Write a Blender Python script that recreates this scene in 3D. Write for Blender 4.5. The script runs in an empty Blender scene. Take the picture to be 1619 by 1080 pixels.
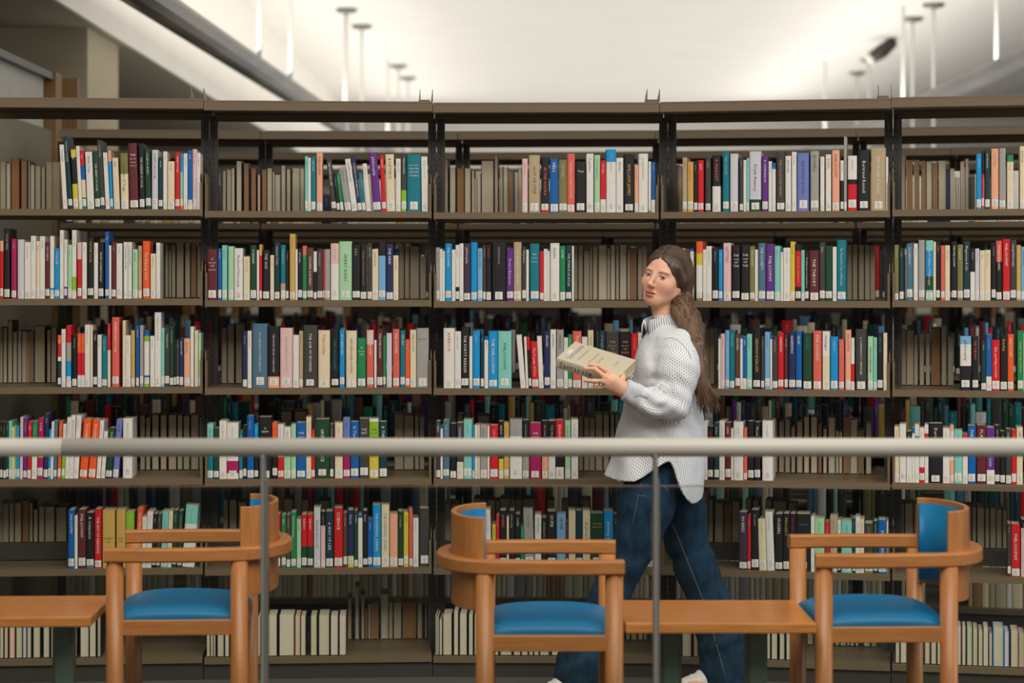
import bpy, bmesh, math, random
import numpy as np
from mathutils import Vector, Matrix
R = math.radians
C = bpy.context.scene.collection
SC = bpy.context.scene
# ---------------------------------------------------------------- camera
F = 3230.0            # focal length in pixels of the 1619 px wide frame
CX, HY, EYE = 809.5, 450.0, 1.57
cam_d = bpy.data.cameras.new('camera'); cam = bpy.data.objects.new('camera', cam_d); C.objects.link(cam)
cam.location = (0, 0, EYE); cam.rotation_euler = (R(90), 0, 0)
cam_d.sensor_width = 36; cam_d.lens = F / 1619 * 36
cam_d.shift_y = -(540 - HY) / 1619
cam_d.clip_end = 200
cam_d.dof.use_dof = True; cam_d.dof.focus_distance = 7.9; cam_d.dof.aperture_fstop = 2.0
SC.camera = cam
# ---------------------------------------------------------------- world (atrium daylight) and exposure
w = bpy.data.worlds.new('World'); SC.world = w; w.use_nodes = True
bg = w.node_tree.nodes['Background']; bg.inputs[0].default_value = (1.0, 0.97, 0.93, 1); bg.inputs[1].default_value = 0.26
SC.view_settings.view_transform = 'Standard'; SC.view_settings.look = 'None'
SC.view_settings.gamma = 1; SC.view_settings.use_curve_mapping = False
SC.view_settings.exposure = 0.0
def area(name, loc, rot, sx, sy, power, col=(1, .96, .9)):
    d = bpy.data.lights.new(name, 'AREA'); d.shape = 'RECTANGLE'; d.size = sx; d.size_y = sy; d.energy = power; d.color = col
    o = bpy.data.objects.new(name, d); C.objects.link(o); o.location = loc; o.rotation_euler = rot; return o
# daylight falling in through the skylight of the atrium behind the railing, and the ceiling lamps over the ranges
area('atrium_skylight', (1.5, 1.5, 6.5), (R(38), 0, 0), 9, 5, 780)
area('range_lamps', (0, 7.2, 4.05), (R(0), 0, 0), 8, 1.0, 45)
area('hidden_ceiling_fill', (1.4, 22.5, 2.4), (R(180), 0, 0), 7, 21, 420, (1, .975, .94))  # added fill, out of sight behind the shelves, brightens the ceiling evenly
area('side_window', (6.5, 6.4, 2.4), (0, R(90), 0), 2.5, 3, 90, (.78, .9, 1))
# ---------------------------------------------------------------- helpers
def lin(c):
    return tuple(((x / 255) / 12.92 if x / 255 <= .04045 else ((x / 255 + .055) / 1.055) ** 2.4) for x in c)
def P(x, y, D):
    return Vector(((x - CX) * D / F, D, EYE + (HY - y) * D / F))
def mesh(name, V, Q, cols=None, smooth=False):
    me = bpy.data.meshes.new(name)
    if isinstance(V, np.ndarray): V = V.tolist()
    if isinstance(Q, np.ndarray): Q = Q.tolist()
    me.from_pydata(V, [], Q); me.update()
    if cols is not None:
        a = me.color_attributes.new('Col', 'FLOAT_COLOR', 'CORNER')
        n = np.array([len(p) for p in Q]); arr = np.ones((n.sum(), 4), 'f')
        arr[:, :3] = np.asarray(cols, 'f')[np.concatenate([list(p) for p in Q])] if len(cols) == len(V) != len(Q) else np.repeat(np.asarray(cols, 'f'), n, axis=0)
        a.data.foreach_set('color', arr.ravel())
    if smooth: me.polygons.foreach_set('use_smooth', [True] * len(me.polygons))
    return me
def link(name, me, mat=None, parent=None):
    o = bpy.data.objects.new(name, me); C.objects.link(o)
    if mat is not None and not me.materials: me.materials.append(mat)
    if parent: o.parent = parent
    return o
def tag(o, label, cat, group=None):
    o['label'] = label; o['category'] = cat
    if group: o['group'] = group
    return o
def thing(name, label, cat, loc=(0, 0, 0), rz=0, group=None):
    o = bpy.data.objects.new(name, None); C.objects.link(o); o.location = loc; o.rotation_euler = (0, 0, rz)
    o.empty_display_size = .05
    return tag(o, label, cat, group)
def struct(o): o['kind'] = 'structure'; return o
class MB:
    """collects shapes into one mesh"""
    def __init__(s): s.V = []; s.Q = []; s.C = []
    def add(s, V, Q, col=None):
        b = len(s.V); s.V += [tuple(v) for v in V]; s.Q += [tuple(i + b for i in q) for q in Q]
        if col is not None: s.C += [col] * len(Q)
        return s
    def box(s, x0, x1, y0, y1, z0, z1, col=None, M=None):
        V = [(x, y, z) for z in (z0, z1) for y in (y0, y1) for x in (x0, x1)]
        if M is not None: V = [tuple(M @ Vector(v)) for v in V]
        return s.add(V, [(0, 2, 3, 1), (4, 5, 7, 6), (0, 1, 5, 4), (2, 6, 7, 3), (0, 4, 6, 2), (1, 3, 7, 5)], col)
    def tube(s, pts, rad, n=10, col=None, closed=False):
        pts = [Vector(p) for p in pts]; m = len(pts); V = []; Q = []
        rad = rad if hasattr(rad, '__len__') else [rad] * m
        up = None
        for i, p in enumerate(pts):
            t = (pts[(i + 1) % m if closed else min(i + 1, m - 1)] - pts[(i - 1) % m if closed else max(i - 1, 0)]).normalized()
            if up is None:
                up = Vector((0, 0, 1)) if abs(t.z) < .9 else Vector((1, 0, 0))
            a = t.cross(up).normalized(); b = a.cross(t).normalized(); up = b
            V += [p + (a * math.cos(2 * math.pi * k / n) + b * math.sin(2 * math.pi * k / n)) * rad[i] for k in range(n)]
        for i in range(m if closed else m - 1):
            j = (i + 1) % m
            Q += [(i * n + k, i * n + (k + 1) % n, j * n + (k + 1) % n, j * n + k) for k in range(n)]
        if not closed:
            Q += [tuple(range(n))[::-1], tuple(range((m - 1) * n, m * n))]
        return s.add(V, Q, col)
    def sweep(s, path, prof, closed=False, col=None):
        """prof: (offset along the horizontal normal, dz) pairs; path: xyz points with level tangents"""
        path = [Vector(p) for p in path]; m = len(path); n = len(prof); V = []; Q = []
        for i, p in enumerate(path):
            t = (path[(i + 1) % m if closed else min(i + 1, m - 1)] - path[(i - 1) % m if closed else max(i - 1, 0)]); t.z = 0; t.normalize()
            nn = Vector((t.y, -t.x, 0))
            V += [p + nn * a + Vector((0, 0, b)) for a, b in prof]
        for i in range(m if closed else m - 1):
            j = (i + 1) % m
            Q += [(i * n + k, i * n + (k + 1) % n, j * n + (k + 1) % n, j * n + k) for k in range(n)]
        if not closed: Q += [tuple(range(n)), tuple(range((m - 1) * n, m * n))[::-1]]
        return s.add(V, Q, col)
    def lathe(s, prof, n=16, c=(0, 0), col=None):
        V = []; Q = []; m = len(prof)
        for r, z in prof: V += [(c[0] + r * math.cos(2 * math.pi * k / n), c[1] + r * math.sin(2 * math.pi * k / n), z) for k in range(n)]
        for i in range(m - 1): Q += [(i * n + k, i * n + (k + 1) % n, (i + 1) * n + (k + 1) % n, (i + 1) * n + k) for k in range(n)]
        Q += [tuple(range(n))[::-1], tuple(range((m - 1) * n, m * n))]
        return s.add(V, Q, col)
    def prism(s, poly, axis, a0, a1, col=None):
        """extrude a 2-d polygon along axis ('x' uses (y,z), 'y' uses (x,z), 'z' uses (x,y))"""
        n = len(poly); f = {'x': lambda p, a: (a, p[0], p[1]), 'y': lambda p, a: (p[0], a, p[1]), 'z': lambda p, a: (p[0], p[1], a)}[axis]
        V = [f(p, a0) for p in poly] + [f(p, a1) for p in poly]
        Q = [tuple(range(n))[::-1], tuple(range(n, 2 * n))] + [(k, (k + 1) % n, n + (k + 1) % n, n + k) for k in range(n)]
        return s.add(V, Q, col)
    def mesh(s, name, bevel=0, seg=2, smooth=False):
        me = mesh(name, s.V, s.Q, s.C if s.C else None, smooth)
        bm = bmesh.new(); bm.from_mesh(me); bmesh.ops.recalc_face_normals(bm, faces=bm.faces)
        if bevel:
            ed = [e for e in bm.edges if len(e.link_faces) == 2 and e.calc_face_angle(0) > .6]
            bmesh.ops.bevel(bm, geom=ed, offset=bevel, segments=seg, affect='EDGES', profile=.5, clamp_overlap=True)
            for f in bm.faces: f.smooth = smooth
        bm.to_mesh(me); bm.free(); return me
    def build(s, name, mat, parent=None, bevel=0, seg=2, smooth=False):
        return link(name, s.mesh(name, bevel, seg, smooth), mat, parent)
# ---------------------------------------------------------------- materials
def mat(name, col, rough=.6, metal=0, noise=0, nscale=20, bump=0, spec=.5, stretch=None, col2=None, detail=3):
    m = bpy.data.materials.new(name); m.use_nodes = True; nt = m.node_tree; b = nt.nodes['Principled BSDF']
    c = lin(col) if max(col) > 1 else col
    b.inputs['Base Color'].default_value = (*c, 1); b.inputs['Roughness'].default_value = rough
    b.inputs['Metallic'].default_value = metal; b.inputs['Specular IOR Level'].default_value = spec
    if noise or bump:
        tc = nt.nodes.new('ShaderNodeTexCoord'); mp = nt.nodes.new('ShaderNodeMapping'); nz = nt.nodes.new('ShaderNodeTexNoise')
        nz.inputs['Scale'].default_value = nscale; nz.inputs['Detail'].default_value = detail
        if stretch: mp.inputs['Scale'].default_value = stretch
        nt.links.new(tc.outputs['Object'], mp.inputs[0]); nt.links.new(mp.outputs[0], nz.inputs['Vector'])
        if noise:
            r = nt.nodes.new('ShaderNodeValToRGB')
            c2 = lin(col2) if col2 else tuple(x * (1 - noise) for x in c)
            r.color_ramp.elements[0].color = (*c2, 1); r.color_ramp.elements[1].color = (*c, 1)
            r.color_ramp.elements[0].position = .35; r.color_ramp.elements[1].position = .65
            nt.links.new(nz.outputs[0], r.inputs[0]); nt.links.new(r.outputs[0], b.inputs['Base Color'])
        if bump:
            bp = nt.nodes.new('ShaderNodeBump'); bp.inputs['Strength'].default_value = bump; bp.inputs['Distance'].default_value = .004
            nt.links.new(nz.outputs[0], bp.inputs['Height']); nt.links.new(bp.outputs[0], b.inputs['Normal'])
    return m
def attr_mat(name, rough, bump=0, nscale=200, noise=.12, spec=.4, stretch=(1, 1, 1)):
    m = mat(name, (128, 128, 128), rough, spec=spec); nt = m.node_tree; b = nt.nodes['Principled BSDF']
    a = nt.nodes.new('ShaderNodeAttribute'); a.attribute_name = 'Col'
    tc = nt.nodes.new('ShaderNodeTexCoord'); mp = nt.nodes.new('ShaderNodeMapping'); nz = nt.nodes.new('ShaderNodeTexNoise')
    mp.inputs['Scale'].default_value = stretch; nz.inputs['Scale'].default_value = nscale; nz.inputs['Detail'].default_value = 4
    nt.links.new(tc.outputs['Object'], mp.inputs[0]); nt.links.new(mp.outputs[0], nz.inputs['Vector'])
    mr = nt.nodes.new('ShaderNodeMapRange'); mr.inputs['To Min'].default_value = 1 - noise; mr.inputs['To Max'].default_value = 1 + noise
    nt.links.new(nz.outputs[0], mr.inputs['Value'])
    mx = nt.nodes.new('ShaderNodeVectorMath'); mx.operation = 'SCALE'
    nt.links.new(a.outputs['Color'], mx.inputs[0]); nt.links.new(mr.outputs[0], mx.inputs['Scale']); nt.links.new(mx.outputs[0], b.inputs['Base Color'])
    if bump:
        bp = nt.nodes.new('ShaderNodeBump'); bp.inputs['Strength'].default_value = bump; bp.inputs['Distance'].default_value = .002
        nt.links.new(nz.outputs[0], bp.inputs['Height']); nt.links.new(bp.outputs[0], b.inputs['Normal'])
    return m
def wood(name, c1, c2, rough=.38, stretch=(1, 14, 14), scale=7):
    m = mat(name, c1, rough, noise=.2, nscale=scale, col2=c2, stretch=stretch, bump=.03, detail=6); return m
M_BOOK = attr_mat('book_cloth', .5, noise=.10, nscale=60)
M_PAGE = attr_mat('book_pages', .85, noise=.16, nscale=30, stretch=(14, 1, .4))
M_STEEL = mat('taupe_enamel_steel', (114, 97, 73), .42, noise=.06, nscale=400, spec=.4)
M_DARK = mat('dark_bronze_steel', (66, 60, 53), .45, noise=.1, nscale=200, spec=.4)
M_CEIL = mat('white_plaster', (236, 232, 224), .9, noise=.03, nscale=2)
M_WALL = mat('greige_paint', (150, 142, 122), .85, noise=.05, nscale=30)
M_COLUMN = mat('beige_paint', (190, 178, 150), .85, noise=.04, nscale=20)
M_FARSHADE = mat('far_wall_shade', (58, 48, 40), .8, noise=.3, nscale=5)  # no real panelling: gloom beyond the shelves painted onto the lower far wall
M_SOFFIT = mat('soffit_paint', (168, 158, 136), .9, noise=.03, nscale=4)
M_TRIM = wood('oak_trim', (158, 118, 62), (132, 96, 48), .5, (10, 10, 1))
M_CARPET = mat('grey_green_carpet', (88, 88, 80), .95, noise=.35, nscale=260, bump=.5)
M_BEECH = wood('beech_varnish', (186, 120, 64), (172, 106, 54), .36)
M_BEECHV = wood('beech_varnish_upright', (186, 120, 64), (172, 106, 54), .36, (14, 14, 1))
M_TOP = wood('beech_table_veneer', (206, 134, 70), (192, 116, 56), .24, (1.2, 16, 16))
M_BLUE = mat('blue_vinyl', (0, 110, 158), .42, noise=.08, nscale=160, bump=.05, spec=.3)
M_GREEN = mat('grey_green_enamel', (96, 112, 96), .45, noise=.08, nscale=60)
M_RAIL = mat('grey_painted_rail', (178, 172, 160), .45, noise=.05, nscale=300, spec=.5)
M_POST = mat('grey_steel_post', (112, 112, 104), .45, noise=.06, nscale=120)
M_WHITE = mat('white_cable', (236, 234, 228), .6, noise=.02)
M_FIX = mat('brushed_fixture_metal', (104, 95, 78), .35, metal=.2, noise=.3, nscale=2.2, stretch=(2, .35, 1), col2=(52, 46, 38))
M_PALE = mat('pale_sheet', (214, 210, 200), .7, noise=.05, nscale=12)
M_DIM = mat('opening_shade', (70, 58, 40), .8, noise=.2, nscale=4)
# ---------------------------------------------------------------- the setting
def plane_box(name, x0, x1, y0, y1, z0, z1, m):
    return struct(MB().box(x0, x1, y0, y1, z0, z1).build(name, m))
plane_box('floor', -14, 14, -4, 34, -.12, 0, M_CARPET)
plane_box('ceiling', -2.6, 14, 5.2, 34, 4.3, 4.5, M_CEIL)
plane_box('wall_back', -14, 14, 33.8, 34, 2.3, 4.3, M_CEIL)
plane_box('wall_far', -14, 14, 33.75, 34, 0, 2.3, M_FARSHADE)
plane_box('trim_1', -14, -2.6, 5.2, 34, 3.18, 4.5, M_SOFFIT)
plane_box('trim_8', -2.6, -2.575, 5.2, 33.7, 3.18, 4.3, M_CEIL)       # lowered soffit on the left
plane_box('wall_left', -2.44, -2.36, 5.8, 10.48, 0, 2.36, M_WALL)
t = plane_box('window_1', -2.41, -2.39, 5.8, 10.42, 2.36, 2.62, M_PALE)
plane_box('trim_2', -2.45, -2.35, 5.8, 10.5, 2.62, 2.655, M_POST)
plane_box('trim_3', -2.46, -2.34, 10.48, 10.62, 0, 2.66, M_TRIM)
plane_box('wall_column', -3.9, -2.66, 12.8, 13.8, 0, 3.2, M_COLUMN)
# doorway frame beyond the oak post
d = MB(); d.box(-2.62, -2.34, 11.0, 11.06, 2.58, 2.68); d.box(-2.44, -2.34, 11.0, 11.06, 0, 2.58)
struct(d.build('door_1', M_TRIM))
plane_box('trim_4', -2.62, -2.44, 11.03, 11.05, 0, 2.58, M_DIM)  # flat sheet closing the doorway; the shade inside is put into its colour
# suspended linear lamps
def fixture(loc, y0, y1, label, ys):
    t = thing('linear_pendant_lamp', label, 'ceiling lamp', loc, 0, 'suspended linear lamps')
    prof = [(-.145, .0), (-.1, -.035), (-.03, -.05), (.03, -.05), (.1, -.035), (.145, .0), (.12, .05), (-.12, .05)]
    MB().prism([(a, b) for a, b in prof], 'y', y0, y1).build('lamp_housing', M_FIX, t, bevel=.004)
    for yy in ys: MB().tube([(0.11, yy, .045), (.11, yy, 4.3 - loc[2])], .016, 8).build('suspension_cable', M_WHITE, t, smooth=True)
    a = area('lamp_uplight', (0, (y0 + y1) / 2, .1), (R(180), 0, 0), .2, y1 - y0, 110); a.parent = t
    return t
fx = fixture((-2.12, 0, 3.2), 8, 30, 'long grey linear lamp hanging above the left bookshelves', (15.1, 16.7, 20.5, 25))
fx.rotation_euler = (0, 0, R(-2.0)); fx.location.x = -2.5
fixture((3.72, 0, 3.2), 8, 30, 'long grey linear lamp hanging at the right edge above the shelves', (16.15, 20, 25))
# pendant rods with ceiling roses further back
def rod(px, py, D, label, low):
    top = P(px, py, D); zt = 4.3
    t = thing('pendant_rod', label, 'lamp rod', (top.x, D, 0), 0, 'thin rods hanging from the ceiling')
    MB().tube([(0, 0, low), (0, 0, zt - .02)], .014, 8).build('rod', M_WHITE, t, smooth=True)
    MB().lathe([(.02, zt - .05), (.1, zt - .03), (.11, zt)], 16).build('ceiling_rose', M_POST, t, smooth=True)
    MB().lathe([(.03, low + .05), (.16, low - .03), (.17, low - .06), (.02, low - .07)], 16).build('lamp_shade', M_WHITE, t, smooth=True)
def dceil(py): return (4.3 - EYE) * F / (HY - py)
for px, py, lab in ((548, 14, 'thin white rod left of centre, nearest of its row'), (572, 40, 'thin white rod left of centre with a round ceiling rose below the nearest one'),
                    (630, 103, 'short pale rod with rose low on the ceiling left of centre'), (645, 122, 'faint rod furthest back left of centre'),
                    (1443, 28, 'thin rod at the right with a wide dark ceiling rose'), (1476, 6, 'thin rod at the right, close to the top edge of the photo'),
                    (1374, 93, 'small faint rod right of centre below the dark spotlight'), (1355, 114, 'faintest rod right of centre, just above the shelves')):
    D = dceil(py); rod(px, py, D, lab, 1.9)
D = dceil(60); p = P(1395, 82, D)
t = thing('spotlight', 'dark ceiling spotlight tilted on its arm above the right shelves', 'spotlight', (p.x, D, 0))
a = Vector((0, 0, p.z)); MB().tube([a + Vector((-.12, 0, -.07)), a + Vector((0, 0, .01)), a + Vector((.13, 0, .12))], [.07, .08, .06], 12).build('lamp_head', M_DARK, t, smooth=True)
MB().tube([a + Vector((.13, 0, .12)), (.14, 0, 4.3)], .025, 8).build('arm', M_POST, t)
MB().tube([a + Vector((-.15, 0, -.1)), a + Vector((-.12, 0, -.07))], .065, 12).build('lens', M_WHITE, t)
# boards and posts far behind the ranges
for i, (px, wd, c, lab) in enumerate(((362, 18, M_PALE, 'pale notice board far behind the second bay, leftmost'), (404, 28, M_PALE, 'cream notice board far behind the second bay'), (461, 40, M_PALE, 'wide white notice board far behind the second bay'),
                     (527, 40, M_PALE, 'grey white notice board behind the second bay, towards its right'), (1460, 34, M_PALE, 'pale notice board far behind the rightmost bay'),
                     (1530, 26, M_PALE, 'bluish notice board far behind the rightmost bay, middle one'), (1585, 18, M_PALE, 'narrow pale board far behind the right edge'),
                     (930, 60, M_PALE, 'wide pale notice board far behind the middle bay'))):
    a = P(px, 470, 20.0); hw = wd / 2 * 20 / F
    t = thing('notice_board', lab, 'board', (a.x, 20.0, 0), 0, 'notice boards at the far end of the room')
    MB().box(-hw, hw, 0, .03, 1.28, 1.75).build('panel', c, t, bevel=.004)
    for s in (-1, 1): MB().box(s * hw - .03, s * hw + .03, .0, .06, 0, 1.8).build('post', M_TRIM, t)
for i, (px, D) in enumerate(((152, 14.5), (205, 14.6), (297, 14.7))):
    a = P(px, 450, D)
    struct(MB().box(a.x - .035, a.x + .035, D, D + .07, 0, 2.2).build('trim_%d' % (5 + i), M_TRIM))
# ---------------------------------------------------------------- book data
# colour code -> (sRGB, word)
PAL = {
 'W': ((226,220,210),'white'), 'w': ((206,202,208),'pale lilac'), 'C': ((226,208,172),'cream'), 'G': ((160,156,150),'grey'),
 'k': ((62,60,57),'charcoal'), 'K': ((24,23,24),'black'), 'N': ((34,42,86),'navy'), 'B': ((0,92,165),'blue'),
 'S': ((120,172,208),'pale blue'), 'c': ((0,145,205),'bright blue'), 'T': ((0,118,132),'teal'), 't': ((128,200,185),'mint'),
 'D': ((24,66,40),'dark green'), 'g': ((24,132,78),'green'), 'l': ((138,184,40),'lime green'), 'L': ((126,120,70),'olive'),
 'Y': ((212,190,62),'yellow'), 'y': ((206,164,84),'gold'), 'O': ((236,92,38),'orange'), 'o': ((236,168,134),'peach'),
 'R': ((206,22,30),'red'), 'r': ((98,32,38),'maroon'), 'P': ((98,42,128),'purple'), 'p': ((226,186,182),'pink'),
 'M': ((168,22,84),'magenta'), 'b': ((92,60,44),'brown'), 'e': ((16,54,60),'dark teal'), 'u': ((76,112,132),'slate blue'),
 'v': ((108,122,184),'periwinkle'), 'h': ((182,160,126),'tan'), 'z': ((166,208,164),'pale green'), 's': ((222,98,82),'coral'),
 'x': ((62,46,66),'plum'), 'i': ((212,200,176),'page'), 'a': ((204,192,164),'page'), 'd': ((188,172,144),'page'), 'n': ((158,116,72),'page'),
}
# crop origin and scale of every shelf compartment, bottom line of its spines, and the far side's bottom line
SH = {}
def S(row, bay, ox, oy, sc, bot, text, fore='', fbot=None):
    SH[(row, bay)] = (ox, oy, sc, bot, text, fore, fbot)
S(1,1,0,200,4.833,632,'''
482 515 140 W -28|YOGA MIND~k
522 556 75 e -38|YOGA for COUPLES
560 600 178 Y.13/K.58/Y -22|Yoga
605 630 150 W -25
632 662 185 R.25/B.5/C.8/g -24|yoga
668 720 195 W -18|Hatha Yoga
727 768 198 D -20|THE HEART OF YOGA
770 803 105 k -30
808 840 200 W -22
843 866 185 o.18/c -20
872 915 240 C -15|yoga
925 984 205 L.37/C -8|Lessons of Yoga
992 1060 128 r -15|=THE/PHILOSOPHY/OF YOGA/VOL 1
1066 1108 130 K -10|THE SCIENCE OF YOGA
1113 1155 170 D -10|YOGA for BODY
1160 1207 178 w 0|LIGHT ON YOGA
1210 1243 235 e 0|YOGA
1247 1277 190 W
1282 1333 265 C
1338 1375 195 R 0|HEART YOGA
1377 1398 205 c.33/t.8/O
1402 1432 205 W
1435 1470 180 B.9/W 0|yoga
1472 1503 172 p
1503 1530 200 W 0|WORKOUT~R''',
'''0 45 238 d;50 80 250 a;85 150 212 n;160 208 228 n;215 230 235 d;232 265 262 a;270 310 270 d;315 345 275 d;350 400 240 d;400 455 240 d''',625)
S(1,2,325,200,4.4356,590,'''
697 718 205 t 0|THE WAY
718 738 215 W
740 773 208 T 0|philosophy
778 820 180 o 0|PHILOSOPHY
885 920 222 k -40|THE SPIRITUAL LIFE
922 944 325 K -28
946 970 325 g -30
978 1025 280 G -45
1027 1065 222 W -50|A PHILOSOPHY
1068 1098 198 N -50|A HANDBOOK FOR NEW STOICS
1100 1126 320 T -30
1130 1160 255 W -30
1178 1235 180 P -35|philosophy
1238 1268 195 R -18|THE ART
1270 1330 190 C -10|BOETHIUS
1335 1368 220 W
1372 1408 188 k.63/l 0|PHILOSOPHY
1412 1510 190 T 0|=PHILOSOPHY/AND THE/HISTORY/OF IDEAS
1517 1560 205 W -5''',
'''120 145 285 d;150 180 275 d;182 205 265 a;215 255 215 a;268 305 230 n;320 355 265 n;365 385 310 a;395 430 275 n;432 468 265 a;470 485 290 a;487 525 310 a;530 562 245 a;567 597 270 a;610 660 262 a;660 694 265 a''',590)
S(1,3,685,200,4.4356,592,'''
623 662 215 p
670 748 190 h 0|OUT OF STEP~r
757 812 205 K.95/R 0|IN THE AGORA~s
817 877 215 B 0|HELL
880 938 222 L
938 993 180 s 0|THE PERILS OF REVOLUTION
997 1070 235 K 0|=Fung
1075 1123 180 W 0|Together
1130 1170 190 z 0|The Companion
1173 1210 228 R.75/W 0|The Idea
1213 1282 150 c.2/W
1284 1332 210 W 0|Virtue
1337 1410 185 K 0|WILLIAM JAMES~y
1412 1438 260 o
1440 1507 180 W 0|pragmatism~h
1510 1527 235 W.9/g
1530 1556 240 B.75/W''',
'''78 105 200 d;115 158 250 a;165 218 258 n;222 262 258 a;270 289 275 a;290 306 330 d;308 333 295 a;337 425 205 a;430 455 170 d;465 489 248 d;490 525 250 a;527 560 275 n;570 596 285 a;597 620 250 a''',592)
S(1,4,1040,200,4.4356,586,'''
173 205 205 h
208 250 235 y 0|pragmatism~O
253 278 230 K
280 322 225 R 0|EGO
333 372 205 k
382 440 190 K.55/W 0|A MARXIST~s
455 500 170 T
507 563 180 w 0|THE POWER~W
573 599 205 k
601 620 225 W
622 641 212 t
643 725 165 w.8/D 0|Frank Ramsey~K
730 773 198 P 0|A COMPANION
777 799 235 W
801 826 245 B.13/W
832 890 170 k 0|THE COLLECTED PAPERS~y
895 935 198 W 0|philosophy
940 972 170 W
977 1060 178 v 0|BERTRAND RUSSELL
1070 1130 165 G 0|RUSSELL~k
1140 1168 205 W
1178 1215 190 W 0|RUSSELL
1222 1275 160 o 0|PHILOSOPHY
1280 1303 232 W.4/K
1305 1325 65 G
1332 1397 200 W.43/K.52/R
1405 1487 160 K 0|Bertrand Russell
1495 1598 145 h 0|BERTRAND RUSSELL~W
1600 1615 210 W''',
'''55 95 235 d;105 145 235 n;146 168 250 d''',588)
S(1,5,1390,200,7.07,905,'''
1088 1145 285 c
1147 1170 250 K.4/R
1182 1240 235 e 0|On Nietzsche
1252 1335 230 o
1342 1415 225 G
1430 1500 300 g.13/C
1575 1625 205 C 0|NIETZSCHE''',
'''140 198 310 d;205 290 255 a;305 370 310 n;390 445 310 n;470 528 320 n;530 590 335 a;592 660 340 n;665 745 320 a;795 840 410 a;850 895 510 a;905 955 330 a;965 1000 300 a''',905)
S(2,1,0,345,4.833,612,'''
0 25 170 o.18/R
30 75 75 K
85 125 155 M
133 183 160 w 0|INVINCIBLE LIVING~W
187 233 180 W
235 273 132 W
277 303 172 C 0|YOGA
303 342 135 W 0|YOGA
345 380 182 r 0|THE SCIENCE
383 412 133 W.83/c.93/W
415 453 228 c 0|YOGA LIFE
457 485 88 W
488 513 160 W.8/P
517 549 200 z
550 582 88 W.68/l.9/W
590 622 182 p.3/R
627 662 182 W
668 716 142 K 0|HATHA YOGA~y
718 748 185 W
750 792 180 K 0|MOVE CONNECT PLAY
802 832 100 B 0|yoga
833 850 205 W
852 888 178 r
890 933 190 W
945 975 180 W 0|YOGA FITNESS FOR MEN~k
978 1006 180 W 0|YOGA FOR ATHLETES~N
1012 1052 235 z 0|Stretch~D
1055 1083 208 h
1090 1143 172 O 0|The Running Guide
1150 1190 268 C
1193 1222 185 W''',
'''1226 1255 190 d;1262 1286 205 d;1290 1310 235 d;1312 1342 205 d;1350 1402 185 d;1412 1455 185 d;1462 1498 190 n;1505 1535 205 d''',612)
S(2,2,315,345,4.317,552,'''
45 125 205 r 0|=A/HISTORY/OF/PHILOSOPHY
128 152 200 B 0|the mind
155 190 178 t
197 235 185 z
238 298 198 W 0|Medieval Philosophy
302 345 255 C
347 390 178 D 0|OCKHAM
393 408 210 W
410 428 172 y.2/R
433 480 210 K 0|THE GOD
485 510 245 C
513 550 160 e 0|Johannes Tauler
555 589 175 T.7/h
590 610 212 K
617 656 100 y
657 671 205 W
672 703 200 K 0|philosophy
705 733 182 s.17/g
735 779 195 b 0|THOMAS AQUINAS
780 802 220 W.42/K
803 844 205 k
845 853 205 R
854 893 205 G
897 953 165 p.37/W
955 1042 152 z 0|GREAT IDEAS~D
1043 1099 175 K 0|Life~y
1100 1143 165 K 0|Thought in the Twentieth Century~y
1147 1180 165 k
1181 1221 205 C 0|philosophy
1222 1272 150 K.25/S
1275 1324 170 N 0|THE NEW
1325 1360 248 C''',
'''1362 1400 180 d;1402 1435 185 d;1440 1500 185 d;1505 1550 255 d''',552)
S(2,3,675,345,4.317,560,'''
43 87 195 G 0|PHILOSOPHY
88 105 205 W
106 122 205 B.04/W
125 167 168 c 0|PHILOSOPHY
170 194 210 W
195 221 178 W.75/K
222 249 168 W
250 297 168 x 0|philosophy
300 342 160 c
345 380 200 S 0|PHILOSOPHY
382 401 178 k
402 438 175 K 0|A PLEA~R
443 540 160 K
543 590 203 P 0|From a European
592 645 158 h 0|SOURCES OF THE SELF~W
648 677 190 k 0|Michel Martin
678 695 210 W
703 767 168 T 0|=the/Clever/Question
770 797 220 R
798 822 205 W
823 838 205 B.04/W
842 905 165 W 0|Quine
907 945 183 g 0|QUINE
948 988 180 e 0|THE STANCE OF ATLAS
990 1003 185 W''',
'''1005 1030 185 d;1033 1067 185 d;1072 1110 220 d;1112 1130 195 d;1133 1165 190 d;1172 1228 180 a;1230 1252 200 d;1255 1285 180 a;1290 1312 185 d;1315 1365 178 a;1368 1388 210 d;1390 1430 195 n;1440 1470 205 d;1472 1500 190 d''',560)
S(2,4,1040,345,4.317,555,'''
130 183 198 W
188 220 205 b
222 243 200 B.05/W
262 305 150 O.2/Y.4/W.85/L
308 330 205 W
331 367 182 W
372 413 190 K 0|Adorno~S
415 442 205 c
447 500 160 p 0|LETTERS~P
507 562 175 K 0|=THE/ORIGINS/OF/THE
568 625 172 K 0|=THE/ORIGINS/OF/THE
627 662 182 L 0|PHILOSOPHY
663 683 205 W
686 735 160 u 0|THE SOCIETY
738 795 165 P 0|PHILOSOPHY
797 836 180 t
838 855 205 B.05/W
857 904 192 W
905 936 150 Y
938 978 168 K.12/R.75/K 0|CRITICAL THEORY~y
979 1002 208 t
1003 1031 210 K 0|The Philosophy of Critical Theory
1033 1100 210 r 0|THE THEORY
1103 1142 155 k 0|Otto
1143 1192 178 D
1194 1220 185 W
1223 1285 138 T 0|The Twenty-Five Years of Philosophy''',
'''1290 1328 175 d;1330 1365 172 d;1370 1410 172 d;1412 1450 175 d;1452 1480 180 d''',555)
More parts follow.
